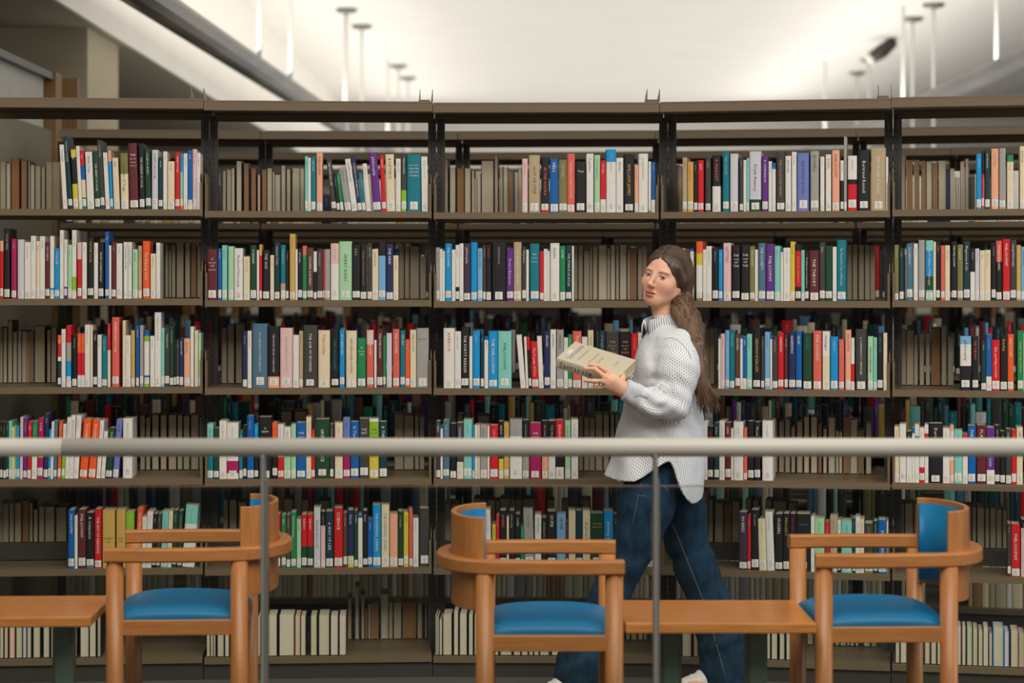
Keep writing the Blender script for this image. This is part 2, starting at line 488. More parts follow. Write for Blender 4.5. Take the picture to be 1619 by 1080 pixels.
S(2,5,1390,345,7.07,890,'''
160 218 270 L
225 275 305 e
305 375 255 u 0|DOGMATIC
390 430 255 W
440 510 215 G
520 604 220 t.17/c.6/D.83/t 0|The Problems of Philosophy
605 634 235 C
635 680 235 K 0|LOGIC~Y
690 735 275 s
738 790 275 C
810 868 230 K 0|THE PHILOSOPHY
873 938 265 L 0|Linguistic
942 1015 228 e 0|Wagnerism A Life
1020 1070 310 K.45/W
1073 1120 310 w
1125 1181 330 C
1183 1245 325 C
1255 1305 240 K
1308 1372 222 s.35/K 0|WORLD IN FLAMES
1380 1464 205 R 0|PHILOSOPHY
1466 1534 215 k 0|Living Philosophy
1535 1584 270 y
1586 1640 290 S 0|PHILOSOPHY''')
S(3,1,0,485,4.833,612,'''
440 467 215 O.15/R.42/W.5/e 0|YOGA
470 500 170 W
507 543 142 R.28/G.58/c.9/W 0|heart fire
550 588 212 K
592 618 205 O.36/R.78/W
620 645 205 O.36/R.78/W
648 687 137 W
690 708 140 C
710 742 180 K 0|YOGA
745 775 215 W
778 818 222 T
822 843 128 R.42/C
855 910 80 s 0|AMERICAN YOGA
937 959 105 C
960 998 220 W
1002 1030 182 y
1038 1062 142 B 0|THE BODY
1068 1095 142 G 0|YOGA~W
1100 1140 182 B.1/l.2/W.8/B.85/l
1147 1180 225 W
1182 1229 45 W 0|MINDFUL YOGA~h
1230 1256 165 t
1258 1294 180 k 0|YOGA BODY
1295 1327 155 D
1328 1345 260 K
1346 1368 258 k
1370 1400 240 N 0|RADIANT REST
1405 1452 245 o 0|the yoga
1455 1480 155 W
1487 1512 185 C
1515 1540 203 z''',
'''0 20 160 d;25 55 165 d;60 95 110 d;100 130 195 d;135 165 185 d;168 203 190 d;205 216 200 d;218 255 190 n;262 345 152 d;358 386 180 d;388 432 165 d''',590)
S(3,2,315,485,4.317,548,'''
297 328 165 N
330 357 160 W 0|PHILOSOPHY~O
363 465 110 u 0|THE COLUMBIA HISTORY OF WESTERN PHILOSOPHY
468 547 128 K.82/o 0|THE OXFORD HISTORY OF PHILOSOPHY
552 637 140 p 0|THE CAMBRIDGE HISTORY~G
640 680 190 W
682 708 160 h
710 807 122 k 0|THE AGE OF WONDER
812 893 157 C 0|Philosophy~R
900 952 150 K 0|THE VISIONARIES~T
958 992 155 c 0|AT A GIVEN TIME
1002 1075 160 C 0|WESTERN PHILOSOPHY
1080 1137 212 g 0|=A/HISTORY/OF
1143 1190 157 p.25/s 0|PHILOSOPHY
1195 1210 225 W
1213 1254 150 r 0|THE PHILOSOPHY
1255 1273 195 g
1278 1315 178 w
1322 1367 150 s 0|PHILOSOPHY
1372 1406 160 T 0|THE ART
1407 1437 222 O 0|DENIAL~S
1440 1480 157 C 0|PHILOSOPHY
1483 1567 145 G 0|=HISTORY''',
'''150 190 165 d;192 240 142 d;250 290 140 d''',548)
S(3,3,675,485,4.317,555,'''
113 188 145 W 0|AMERICA~R
190 232 168 W
233 288 140 K 0|THE FORTY READER
290 310 200 W
313 362 165 c
367 390 183 e
392 418 205 B.06/W
420 482 165 c 0|THE PHILOSOPHY
485 577 165 t 0|PHILOSOPHY
640 675 192 W -30
677 693 205 W -15
695 714 205 R.25/K -15
716 764 237 R -10|The Voyage of Love
766 797 200 W -15
800 840 165 N 0|SELLARS
843 880 155 W 0|SEDIMENTS~k
885 933 155 G 0|CHARLES
935 962 210 W
963 992 188 g
995 1055 165 s 0|THE DAWN
1058 1095 205 W
1100 1136 160 C 0|THEORY~T
1140 1174 275 K
1176 1218 160 e
1222 1312 168 k 0|=THE/HISTORY/OF/IDEAS~y
1315 1390 168 K 0|=THE/HISTORY/OF/IDEAS~y
1393 1441 180 R
1442 1466 175 W
1468 1500 75 N''')
S(3,4,1040,485,4.317,555,'''
413 429 195 B.05/W
430 457 180 p 0|philosophy~R
460 488 157 S
490 525 157 T
527 562 178 b 0|GADAMER
563 579 195 B.05/W
580 605 198 B.8/W 0|KANT
607 643 180 t
650 702 138 K 0|GERMAN IDEALISM~y
705 727 195 k
730 765 165 S
767 780 195 B.05/W
782 818 195 k
820 860 170 R 0|HABERMAS
863 888 182 r
893 940 160 N 0|HABERMAS
942 983 160 B 0|HEGEL
990 1053 170 D 0|HEGEL~T
1060 1118 153 s 0|PHILOSOPHY
1125 1173 157 W.42/C 0|Heidegger~k
1178 1230 193 c
1235 1272 210 s
1280 1319 145 o 0|PHILOSOPHY
1320 1342 200 W.5/R.85/W
1350 1425 140 k 0|A COMPANION TO HEIDEGGER
1433 1470 188 z 0|MARTIN HEIDEGGER~K
1472 1496 195 t
1498 1537 163 K 0|HEIDEGGER~u
1540 1565 165 C''',
'''320 350 170 d;350 385 165 d''',548)
S(3,5,1390,485,7.07,910,'''
905 1030 305 S.15/W.55/K 0|philosophy
1038 1110 305 K 0|THE THEORY~s
1140 1195 355 e
1196 1256 285 B.75/W
1258 1350 345 R 0|SEX and PHILOSOPHY
1355 1434 290 K 0|Reading~Y
1436 1505 278 O 0|PHILOSOPHY
1545 1612 235 g 0|WHAT IS PHILOSOPHY~Y
1613 1640 260 W''',
'''130 160 310 d;175 235 330 d;250 305 260 d;310 385 260 d;390 435 310 d;455 500 295 d;520 570 290 d;580 685 230 n;695 755 205 d;770 830 335 d''',880)
S(4,1,0,625,4.833,628,'''
0 20 190 K
21 44 195 K
45 65 190 D
67 90 185 t
92 110 230 C
112 124 215 l
125 147 222 c
150 172 155 p 5
175 203 165 P 5
205 236 190 R 8|FLEX
240 280 190 g.6/W 8
283 327 165 M.55/Y.65/M 8|YOGA
330 364 130 N 10|Core
365 383 250 c 10
385 404 192 W 10
405 432 190 u 10
437 462 190 O 15
467 493 210 W.6/l 15
495 524 160 W 20
525 558 145 W 20|ADAPTIVE YOGA~k
560 597 145 W 25
605 665 175 O 35|YOGABAR
672 728 178 O 35|YOGABAR
735 765 185 W 30
770 800 270 W 25
805 855 245 D 25|YOGA
860 905 180 v 30|YOGA
937 1010 172 W 2''',
'''1070 1110 145 d;1115 1150 160 d;1160 1215 140 d;1225 1275 140 d;1285 1350 140 d;1355 1395 140 d;1400 1450 150 d;1460 1515 140 d;1520 1560 160 d''',565)
S(4,2,315,625,4.317,548,'''
40 95 172 t.55/T 0|PHILOSOPHY
97 135 203 D
137 186 152 W
187 268 165 W.68/M.9/W
272 297 222 T
298 322 185 K
325 373 120 B
375 403 175 c.5/K
405 495 127 K 0|=A/NEW
497 533 165 O.3/K 0|THE VOYAGE~O
535 576 178 W.6/R
577 625 197 W.5/z
627 660 178 z
663 728 168 B 0|=THE/WORLD
730 764 130 C
765 790 220 R
792 890 145 D 0|GREEN SCIENCE
892 918 180 k
925 980 168 C
982 1030 140 v.62/M 0|On
1033 1090 165 B 0|In Turn
1092 1158 143 k 0|=THE/ART
1160 1225 143 W.05/l.32/M.38/Y 0|=THE/STONE/READER~K
1228 1283 165 e 0|A THEORY''',
'''1335 1393 120 d;1396 1465 125 d;1470 1500 130 d;1505 1535 135 d;555 635 95 d;650 735 95 d''',503)
S(4,3,675,625,4.317,555,'''
42 92 163 k 0|MARX
93 108 195 B.05/W
110 154 155 u
156 200 180 K
205 248 175 k.7/C 0|Schelling
250 308 152 t
310 325 195 c
327 345 190 W
347 361 190 C
363 412 190 G
413 427 195 W
430 487 190 R
490 523 163 K.65/Y 0|LEGACY
525 560 172 y
565 650 152 G.28/W
652 697 155 K.4/G
702 780 175 M 0|=THE/LETTERS
785 828 160 K.5/o
830 876 160 K.4/W
878 935 155 R.5/K.8/W 0|ISAIAH
943 980 158 z 0|The Dream
985 1032 150 W''',
'''205 250 115 d;255 300 115 d;345 430 118 d;1037 1067 120 d;1072 1110 130 d;1112 1145 140 d;1153 1197 110 d;1203 1245 110 d;1252 1280 110 d;1285 1310 110 d''',500)
S(4,4,1040,625,4.317,558,'''
318 339 155 W
341 378 195 K 0|MIND~R
383 418 170 e 0|Dewey
420 456 155 W
458 499 168 r 0|LEAR
500 514 205 W
516 584 160 W
586 610 200 s
612 655 155 K
658 700 160 K 0|Theory
712 785 150 W''',
'''793 820 150 d;828 862 160 d;870 902 145 d;910 940 195 d;948 990 160 d;997 1035 125 a;1043 1090 125 a;1095 1120 170 n;1128 1155 205 a;1165 1210 130 a;1215 1235 215 a;1237 1260 220 a;1268 1310 120 n;1315 1362 140 a;1368 1405 210 n;1420 1458 160 a''',515)
S(4,5,1390,625,7.07,940,'''
155 222 320 C
228 300 290 W
305 366 370 K.15/y.3/W
368 397 330 B.1/W
398 446 290 W.2/g.38/W
448 506 325 W.72/R.83/W.94/R
508 550 290 W.15/R.5/W
555 711 275 K 0|Derr
713 788 325 W
790 835 290 o.1/W.6/o
838 930 345 t
932 990 390 R.1/W
992 1082 290 B 0|PHILOSOPHY
1088 1201 285 r 0|PLANT
1203 1290 310 P.75/W 0|Beyond the Limit
1292 1350 285 K
1352 1410 350 K
1415 1478 320 k 0|Logic
1480 1535 330 R
1538 1605 300 C 0|LIFE''')
S(5,1,0,765,4.833,635,'''
520 569 187 B 0|PHILOSOPHY
570 592 230 W
595 655 185 r 0|PHILOSOPHY
658 718 210 K.85/u 0|A companion
722 775 183 R 0|THE ART OF READING
782 878 192 y 0|=/////PAPERS/OF
888 958 190 y 0|=/////PAPERS/OF
960 1025 207 l
1030 1074 180 O 20|ADAPTABLE
1078 1110 245 W 12
1112 1155 205 W 15
1157 1187 225 K 15
1190 1220 225 k 15
1225 1274 205 t 15
1276 1308 205 C 15
1310 1347 200 D 15
1350 1385 205 D 15
1390 1485 165 t.3/W 30''',
'''0 22 130 d;25 65 135 d;70 108 130 d;110 165 130 d;172 220 110 n;225 250 130 d;255 290 180 d;295 340 155 d;345 415 160 d;425 510 165 d''',437)
S(5,2,315,765,4.317,550,'''
522 555 185 R 0|journal of philosophy
560 592 190 g 0|Ethics
595 622 190 b
625 662 172 g 0|Ethical Philosophy
665 695 218 z
697 735 188 R.6/D 0|THEORY
737 777 188 R.6/D 0|THEORY
782 827 140 w 0|ANTHROPOLOGY~k
830 860 170 K.25/p
863 915 168 e 0|A WAY OF LIFE
920 980 145 R 0|SCIENCE
982 1010 180 b
1013 1055 160 N.8/Y 0|Charity
1057 1083 165 D 0|DONALD
1085 1114 195 B.05/W
1115 1149 165 K 0|Daniel
1150 1181 225 B
1183 1239 125 c 0|THE ESSENTIAL DEWEY
1243 1297 125 C 0|THE ESSENTIAL DEWEY~T
1300 1355 190 o
1357 1393 172 D
1395 1428 177 Y 0|DUTY~K
1432 1457 160 s
1460 1497 220 W
1503 1570 152 k''',
'''165 195 90 d;207 255 95 d;265 325 110 d;575 640 90 d;695 750 100 d;815 895 105 d''',385)
S(5,3,675,765,4.317,550,'''
400 443 155 W -12
445 470 255 Y
472 494 195 R
496 543 160 K 0|HOBBES~s
545 559 200 C
560 600 160 K
602 638 185 K 0|LOGIC
640 663 265 g
668 735 155 G -12
737 780 187 W 0|MODERN~T
782 818 210 K
820 884 165 K 0|HUME
886 949 183 S 0|HUME
950 966 235 r
968 1014 160 C
1016 1062 160 e
1064 1114 160 C 0|A Life in Oxford~K
1116 1206 178 D 0|=STRANGE/HISTORY~y
1208 1273 160 c 0|thinking matter
1275 1300 185 K
1455 1495 300 C
1500 1545 300 k''',
'''120 165 120 d;170 215 130 d;320 360 90 d;362 400 100 d;410 465 100 d;470 498 105 d;500 565 90 d;568 602 95 d;605 650 95 d;655 740 90 d;830 870 100 d;920 960 110 d;1060 1120 95 d''',385)
S(5,4,1040,765,4.317,572,'''
553 610 178 x 0|HOBBES
612 634 200 R
636 690 160 K
692 744 220 C -12
746 798 172 W -15
800 853 185 K 0|HUSSERL
855 899 180 K 0|Philosophy 2~Y
901 942 180 K 0|Philosophy 3~M
944 1043 180 K 0|=KANT~T
1045 1069 195 W
1070 1138 207 z
1140 1172 230 R
1175 1226 190 h
1227 1249 215 W.5/K
1251 1326 220 t
1328 1349 200 e
1350 1379 190 W
1380 1408 205 C
1410 1470 232 k.6/L
1472 1501 215 D
1503 1561 207 B 0|PHILOSOPHY
1562 1580 215 C''',
'''300 343 30 d;345 378 90 d;390 445 115 d;455 500 125 n;505 560 100 d;600 640 90 d;645 690 95 d;735 780 90 d;785 880 100 d;890 945 115 d''',390)
S(5,5,1390,765,7.07,990,'''
1435 1475 400 k
1477 1575 405 R 0|PHILOSOPHY
1585 1660 350 K.15/p''',
'''150 215 215 d;230 284 190 d;286 385 190 d;390 449 200 d;450 510 205 d;512 600 200 d;610 700 205 d;710 800 200 d;810 900 210 d;910 1035 205 d;1040 1085 215 d;1095 1180 215 d;1185 1235 220 d;1240 1310 215 d;1315 1370 235 d;1380 1432 240 d''',680)
# bottom shelf: every book is turned with its page edges outward; first list stands at the front edge
S(6,1,0,895,4.833,685,'',''' ''')
S(6,2,315,895,4.317,600,'','1015 1040 230 d;1065 1090 150 a;1105 1130 205 d;1132 1150 300 n;1152 1172 270 d;1175 1222 260 n;1240 1290 200 a;1295 1320 260 d;1325 1382 260 d;1388 1480 262 n;1490 1520 270 d;1540 1552 280 d',515)
S(6,3,675,895,4.317,603,'','1300 1330 215 d;1360 1385 330 d;1395 1430 330 d;1440 1475 330 a;1480 1500 330 d',520)
S(6,4,1040,895,4.317,615,'','950 968 330 d;980 1010 300 d;1020 1060 300 d;1070 1110 300 d;1120 1165 300 d;1175 1200 300 d;1210 1240 290 a;1245 1285 300 a;1290 1312 300 d;1315 1340 300 a;1350 1370 290 a;1405 1450 300 a;1460 1490 300 d',548)
S(6,5,1390,895,5.838,890,'',''' ''')
S6 = {
 1:'0 27 300 W K;33 62 310 C b;72 115 295 W R;122 172 300 C D;175 203 310 W B;207 240 300 C K;253 310 300 C D;330 380 300 C K;390 440 310 C b;460 510 300 W D;530 590 300 C K;612 680 290 W k;683 735 290 W D;745 770 310 d K',
 2:'25 75 330 C K;78 95 330 W D;97 112 335 C K;123 170 330 C b;175 205 330 W K;215 260 330 C D;270 296 330 W K;300 318 325 C r;330 390 330 C K;400 418 330 W K;425 462 330 C N;467 533 318 W K;545 650 320 W e;655 690 325 C s;693 728 330 W D;760 805 325 C D;815 890 325 C K;895 950 330 W K;955 1005 330 W r',
 3:'28 60 325 W k;62 82 335 W K;85 105 355 C D;108 172 322 C K;183 215 300 W r;222 275 318 W K;285 315 320 W D;322 380 320 C K;385 440 330 W b;445 490 330 W K;500 580 330 C D;590 640 330 C K;645 690 325 W r;695 725 330 C K;730 765 330 W K;770 835 330 C D;850 915 330 W K;1590 1610 300 W K',
 4:'10 35 300 C K;45 90 300 C D;100 155 310 C K;165 230 300 C r;245 275 300 h b;280 325 300 C K;340 400 310 W D;420 470 300 C K;490 550 305 C k;570 620 300 W K;640 690 300 C r;700 742 310 W K;745 768 330 C K;775 818 320 C K;830 866 325 C D;875 942 322 C K',
 5:'150 190 540 C K;195 260 540 W D;265 305 545 C K;315 375 540 C r;390 405 545 W K;420 470 540 C b;478 530 540 C K;535 630 540 W D;640 700 540 C K;710 758 535 W r;765 800 532 W r;810 860 538 C g;865 910 545 C b;915 958 555 C k;960 1010 530 W b;1015 1045 580 C B;1052 1150 525 C c;1155 1200 565 w B;1215 1285 550 C n;1287 1345 575 d b',
}
# ---------------------------------------------------------------- library shelving
ROWZ = {1: 1.859, 2: 1.504, 3: 1.154, 4: .791, 5: .4345, 6: .085}
VX = [(-40, 8.045), (322, 8.12), (684, 8.18), (1043, 8.165), (1409, 7.995), (1775, 7.815)]
VT = [Vector(((x - CX) * D / F, D)) for x, D in VX]
ZO = [.010, .004, 0, .001, .004]
def slot_mat():
    m = mat('slotted_upright_steel', (64, 58, 51), .45, spec=.4); nt = m.node_tree; b = nt.nodes['Principled BSDF']
    tc = nt.nodes.new('ShaderNodeTexCoord'); sx = nt.nodes.new('ShaderNodeSeparateXYZ'); nt.links.new(tc.outputs['Object'], sx.inputs[0])
    def mth(op, a, bb=None):
        n = nt.nodes.new('ShaderNodeMath'); n.operation = op
        for i, v in enumerate((a, bb)):
            if v is None: continue
            if isinstance(v, (int, float)): n.inputs[i].default_value = v
            else: nt.links.new(v, n.inputs[i])
        return n.outputs[0]
    ax = mth('ABSOLUTE', sx.outputs[0]); inx = mth('LESS_THAN', mth('ABSOLUTE', mth('SUBTRACT', ax, .0105)), .0028)
    zz = mth('FRACT', mth('DIVIDE', sx.outputs[2], .0254)); inz = mth('LESS_THAN', zz, .5)
    k = mth('MULTIPLY', inx, inz)
    mx = nt.nodes.new('ShaderNodeMix'); mx.data_type = 'RGBA'; nt.links.new(k, mx.inputs[0])
    mx.inputs[6].default_value = (*lin((64, 58, 51)), 1); mx.inputs[7].default_value = (.004, .004, .004, 1); nt.links.new(mx.outputs[2], b.inputs['Base Color'])
    return m
M_SLOT = slot_mat()
def shelf_mb(W, z, v0, v1, front):
    m = MB(); m.box(-W / 2 + .004, W / 2 - .004, v0, v1, z - .006, z)
    f, bk = (v0, v1) if front else (v1, v0)
    m.box(-W / 2 + .004, W / 2 - .004, min(f, f + (.018 if front else -.018)), max(f, f + (.018 if front else -.018)), z - .026, z - .006)
    b0 = bk - .012 if front else bk
    m.box(-W / 2 + .004, W / 2 - .004, b0, b0 + .012, z - .03, z - .006)
    return m
def bracket_mb(u, z, sgn):
    pts = [(.006, z - .032), (.006, z + .115)] + [(.006 + .035 * (1 - math.cos(a)), z + .115 + .035 * math.sin(a)) for a in (R(30), R(60), R(90))] + [(.2, z + .15), (.262, z + .05), (.262, z - .032)]
    return MB().prism(pts, 'x', u - .0015, u + .0015).box(u - (.008 if sgn > 0 else 0), u + (0 if sgn > 0 else .008), .006, .009, z - .03, z + .11)
def upright(u, zt, z0, name, par):
    m = MB()
    for s in (-1, 1): m.box(u + s * .034 - .014 if s > 0 else u - .034, u + .034 if s > 0 else u - .034 + .014, .262, .298, z0, zt)
    for s in (-1, 1): m.box(u + s * .0105 - .0085, u + s * .0105 + .0085, .266, .294, z0, zt)
    o = m.build(name, M_SLOT, None)
    for v in o.data.vertices: v.co.x -= u
    o.location.x = u; o.parent = par; return o
def sign_fin(u, par, skew=0):
    m = MB(); m.box(u - .035, u + .01, .0, .05, 2.298, 2.31)
    for du in (-.03, .02): m.prism([(.0, 2.306), (.0, 2.352), (.27, 2.306)], 'x', u + du - .0012, u + du + .0012)
    m.build('label_holder', M_STEEL, par)
def make_bay(label, group, A, B, zo=0, last=False, full=True, sign=False, farz5=.062, splay=(0, 0)):
    mid = (A + B) / 2; W = (B - A).length; ang = math.atan2(B.y - A.y, B.x - A.x)
    t = thing('bookshelf', label, 'bookshelf', (mid.x, mid.y, 0), ang, group)
    H = 2.298 + zo
    upright(-W / 2 + .001, H - .04, 0, 'upright', t)
    if last: upright(W / 2 - .001, H - .04, 0, 'upright', t)
    c = MB(); eL = lambda v: -W / 2 + .001 - v * math.tan(splay[0]); eR = lambda v: W / 2 - .001 + v * math.tan(splay[1])
    c.prism([(eL(-.01), -.01), (eR(-.01), -.01), (eR(.57), .57), (eL(.57), .57)], 'z', H - .008, H)
    for v in (-.01, .558): c.box(eL(v), eR(v), v, v + .012, H - .04, H - .008)
    c.build('canopy', M_STEEL, t, bevel=.001)
    for r in range(1, 6):
        z = ROWZ[r] + zo
        s = shelf_mb(W, z, 0, .262, True).build('shelf', M_STEEL, t)
        if full:
            for sg in (-1, 1): bracket_mb(sg * (W / 2 - .006), z, sg).build('shelf_bracket', M_STEEL, s)
        zf = z + (farz5 if r == 5 else 0)
        s2 = shelf_mb(W, zf, .30, .562, False).build('shelf', M_STEEL, t)
        if r == 5: MB().box(-W / 2 + .02, W / 2 - .02, .285, .297, zf - .06, zf + .002).build('back_stop', M_DARK, s2)
    z = ROWZ[6] + zo
    shelf_mb(W, z, -.02, .28, True).build('base_shelf', M_STEEL, t)
    shelf_mb(W, z, .283, .58, False).build('base_shelf', M_STEEL, t)
    k = MB(); k.box(-W / 2 + .002, W / 2 - .002, -.006, .566, 0, z - .03); k.build('kickplate', M_DARK, t)
    if sign: sign_fin(W / 2 - .02, t)
    return t
def half_turns(pts, i):
    h = [math.atan2(pts[k + 1].y - pts[k].y, pts[k + 1].x - pts[k].x) for k in range(len(pts) - 1)]
    return ((h[i - 1] - h[i]) / 2 if i else 0, (h[i] - h[i + 1]) / 2 if i + 1 < len(h) else 0)
BAYN = ['leftmost', 'second', 'middle', 'fourth', 'rightmost']
FRONT = []
for i in range(5):
    FRONT.append(make_bay('taupe steel bookshelf, %s bay of the nearest range of shelves' % (BAYN[i] if i != 1 else 'second from the left,'), 'bays of the nearest range', VT[i], VT[i + 1], ZO[i], last=(i == 4), sign=(i < 4), splay=half_turns(VT, i)))
def rng(pts, nm):
    pts = [Vector(p) for p in pts]; out = []
    for i in range(len(pts) - 1):
        ordn = ['first', 'second', 'third', 'fourth', 'fifth', 'sixth', 'seventh', 'eighth', 'ninth', 'tenth'][i]
        out.append((make_bay('taupe steel bookshelf bay in the %s, %s from the left' % (nm, ordn), 'bays of the ranges behind', pts[i], pts[i + 1], 0, last=(i == len(pts) - 2), full=False, splay=half_turns(pts, i)), pts[i], pts[i + 1]))
    return out
def arc(x0, y0, n, back=0):
    pts = [(x0, y0)]; x, y = x0, y0
    for i in range(n):
        s = .12 - .095 * (x - x0)
        a = math.atan(s); x += .935 * math.cos(a); y += .935 * math.sin(a); pts.append((x, y))
    return pts
RANGE2 = rng(arc(-2.12, 9.56, 6), 'second range back')
RANGE3 = rng(arc(-2.3, 11.12, 7), 'third range back')
RANGE4 = rng(arc(-2.5, 12.7, 8), 'furthest range')
# ---------------------------------------------------------------- lettering
def glyphs():
    G = {}
    cu = bpy.data.curves.new('glyph', 'FONT'); ob = bpy.data.objects.new('glyph', cu); C.objects.link(ob)
    cu.resolution_u = 1; cu.size = 1
    for ch in "ABCDEFGHIJKLMNOPQRSTUVWXYZabcdefghijklmnopqrstuvwxyz0123456789.-&',:":
        cu.body = ch
        bpy.context.view_layer.update()
        dg = bpy.context.evaluated_depsgraph_get()
        me = bpy.data.meshes.new_from_object(ob.evaluated_get(dg))
        V = np.array([v.co[:2] for v in me.vertices]) if len(me.vertices) else np.zeros((0, 2))
        wd = (V[:, 0].max() + .08) if len(V) else .3
        G[ch] = (V, [tuple(p.vertices) for p in me.polygons], wd); bpy.data.meshes.remove(me)
    bpy.data.objects.remove(ob); bpy.data.curves.remove(cu); return G
GL = glyphs()
def text2d(s, h, maxw=None, bold=0):
    """flat polygons of a line of text, baseline at 0, centred on x"""
    V = []; Q = []; x = 0; n = 0
    for ch in s:
        if ch == ' ': x += .3; continue
        g = GL.get(ch)
        if g is None: continue
        V.append(g[0] + (x, 0)); Q += [tuple(i + n for i in q) for q in g[1]]; n += len(g[0]); x += g[2]
    if not V: return np.zeros((0, 2)), [], 0
    V = np.vstack(V); sx = h / .73; wd = x * sx
    if maxw and wd > maxw: k = maxw / wd
    else: k = 1
    V = V * (sx * k, sx * max(k, .6)); V[:, 0] -= V[:, 0].max() / 2
    return V, Q, wd * k
def col(c): return lin(PAL[c][0])
def lum(c): return sum(PAL[c][0]) / 3
ARC = [(-1, .9), (-.92, .35), (-.62, .08), (-.2, 0), (.2, 0), (.62, .08), (.92, .35), (1, .9)]
def parc(x, w, b):           # depth of the rounded spine at offset x
    q = abs(x) / (w / 2)
    for (q0, a0), (q1, a1) in zip([(0, 0), (.2, 0), (.62, .08), (.92, .35)], [(.2, 0), (.62, .08), (.92, .35), (1, .9)]):
        if q <= q1: return (a0 + (a1 - a0) * (q - q0) / (q1 - q0)) * b
    return b
def book_parts(w, h, d, bands, title=None, tcol=None, label=True, rnd=None, hard=True, page='a', shelfmark='B', soft_title=False):
    """four parts of a book standing with its spine towards -y, bottom left front corner at the origin, as (verts, faces, colours)"""
    rnd = rnd or random
    b = min(.007, w * .28) if hard else min(.002, w * .1); tb = min(.0022 if hard else .0012, w * .08)
    out = {}
    # cover: outer and inner U profile, cut into levels by the colour bands
    op = [(-w / 2, d)] + [(x * w / 2, y * b) for x, y in ARC] + [(w / 2, d)]
    ip = [(-w / 2 + tb, d)] + [(x * (w / 2 - tb), y * b + tb) for x, y in ARC] + [(w / 2 - tb, d)]
    n = len(op); zs = [h * (1 - f) for f, _ in reversed(bands)] + [h]          # bottom to top
    zs[0] = 0; V = []; Q = []; K = []
    for z in zs: V += [(x + w / 2, y, z) for x, y in op]
    for z in (0, h): V += [(x + w / 2, y, z) for x, y in ip]
    L = len(zs); cb = [col(c) for _, c in reversed(bands)]
    for l in range(L - 1):
        for k in range(n - 1): Q.append((l * n + k, l * n + k + 1, (l + 1) * n + k + 1, (l + 1) * n + k)); K.append(cb[min(l, len(cb) - 1)])
    i0 = L * n; i1 = i0 + n; ic = tuple(.5 * x + .3 for x in cb[0])
    for k in range(n - 1):
        Q.append((i0 + k, i1 + k, i1 + k + 1, i0 + k + 1)); K.append(ic)
        Q.append((k, i0 + k, i0 + k + 1, k + 1)); K.append(cb[0])
        Q.append(((L - 1) * n + k, (L - 1) * n + k + 1, i1 + k + 1, i1 + k)); K.append(cb[-1])
    for e in (0, n - 1):
        Q.append((e, (L - 1) * n + e, i1 + e, i0 + e)); K.append(cb[0])
    out['cover'] = (V, Q, K)
    e = .003 if hard else .0005; fe = .004 if hard else .001
    pc = col(page); m = MB().box(tb + .0002, w - tb - .0002, b + tb + .001, d - fe, e, h - e, pc)
    out['page_block'] = (m.V, m.Q, m.C)
    if not title and label and w > .009 and max(lum(c) for _, c in bands) > 0 and rnd.random() < .8:
        title = rnd.choice(('philosophy', 'theory', 'of thought', 'ethics', 'the mind', 'history', 'on reason') if shelfmark == 'B' else ('yoga', 'yoga therapy', 'the body', 'practice', 'yoga mind'))
        if rnd.random() < .4: title = title.upper()
        faint = True
    else: faint = False
    if label:
        lw = min(w * .86, .03); hl = rnd.uniform(.024, .032) if w > .012 else .03; z0 = h * rnd.uniform(.015, .06); x0 = rnd.uniform(-.03, .03) * w
        m = MB(); xs = [x0 + lw * (k / 6 - .5) for k in range(7)]
        Vv = [(x + w / 2, parc(x, w, b) - .0005, z) for z in (z0, z0 + hl) for x in xs]
        m.add(Vv, [(k, k + 1, 8 + k, 7 + k) for k in range(6)], lin((226, 222, 212)))
        th = min(.0052, lw * .24)
        for j, tx in enumerate((shelfmark, str(rnd.randint(20, 3999)), rnd.choice('.') + rnd.choice('ABCDEGHKLMPRSTW') + str(rnd.randint(2, 99)))):
            tv, tq, tw = text2d(tx, th, lw * .8)
            if len(tv): m.add([(x + x0 + w / 2 - lw * .06, parc(x + x0, w, b) - .0009, z0 + hl - (j + 1) * hl * .29 + y) for x, y in tv], tq, (.03, .03, .03))
        out['spine_label'] = (m.V, m.Q, m.C)
    if title:
        hz = title.startswith('='); title = title.lstrip('='); base = bands[0][1]
        mid = bands[min(len(bands) - 1, sum(1 for f, _ in bands if f < .4))][1]
        if len(bands) == 1 or tcol is None: base = mid
        tc = col(tcol) if tcol else (lin((232, 226, 212)) if lum(base) < 135 else lin((60, 54, 50)))
        if faint: tc = tuple(.55 * a + .45 * q for a, q in zip(tc, col(base)))
        m = MB()
        if hz:
            lines = title.split('/'); z = h * .86
            for ln in lines:
                tv, tq, tw = text2d(ln, min(.0085, w * .26), w * .7)
                z -= .014
                if len(tv): m.add([(x + w / 2, parc(x, w, b) - .0006, z + y) for x, y in tv], tq, tc)
        else:
            th = min(w * .36, .0125 if not faint else .0085); room = h * .62
            tv, tq, tw = text2d(title, th, room)
            if len(tv):
                hh = tv[:, 1].max(); zc = h * .93 - tw / 2 if tw < h * .45 else h * .56
                m.add([(y - hh / 2 + w / 2, parc(y - hh / 2, w, b) - .0006, zc - x) for x, y in tv], tq, tc)
                if rnd.random() < .5 and tw < room * .7 and False: pass
        if m.V: out['spine_title'] = (m.V, m.Q, m.C)
    return out
def rot_lean(parts, ang, w):
    """tip the book about its lower corner; ang > 0 leans the top to the left"""
    if abs(ang) < 1e-4: return parts
    px = 0 if ang > 0 else w; c, s = math.cos(ang), math.sin(ang); o = {}
    for k, (V, Q, K) in parts.items():
        o[k] = ([(px + (x - px) * c - z * s, y, (x - px) * s + z * c) for x, y, z in V], Q, K)
    return o
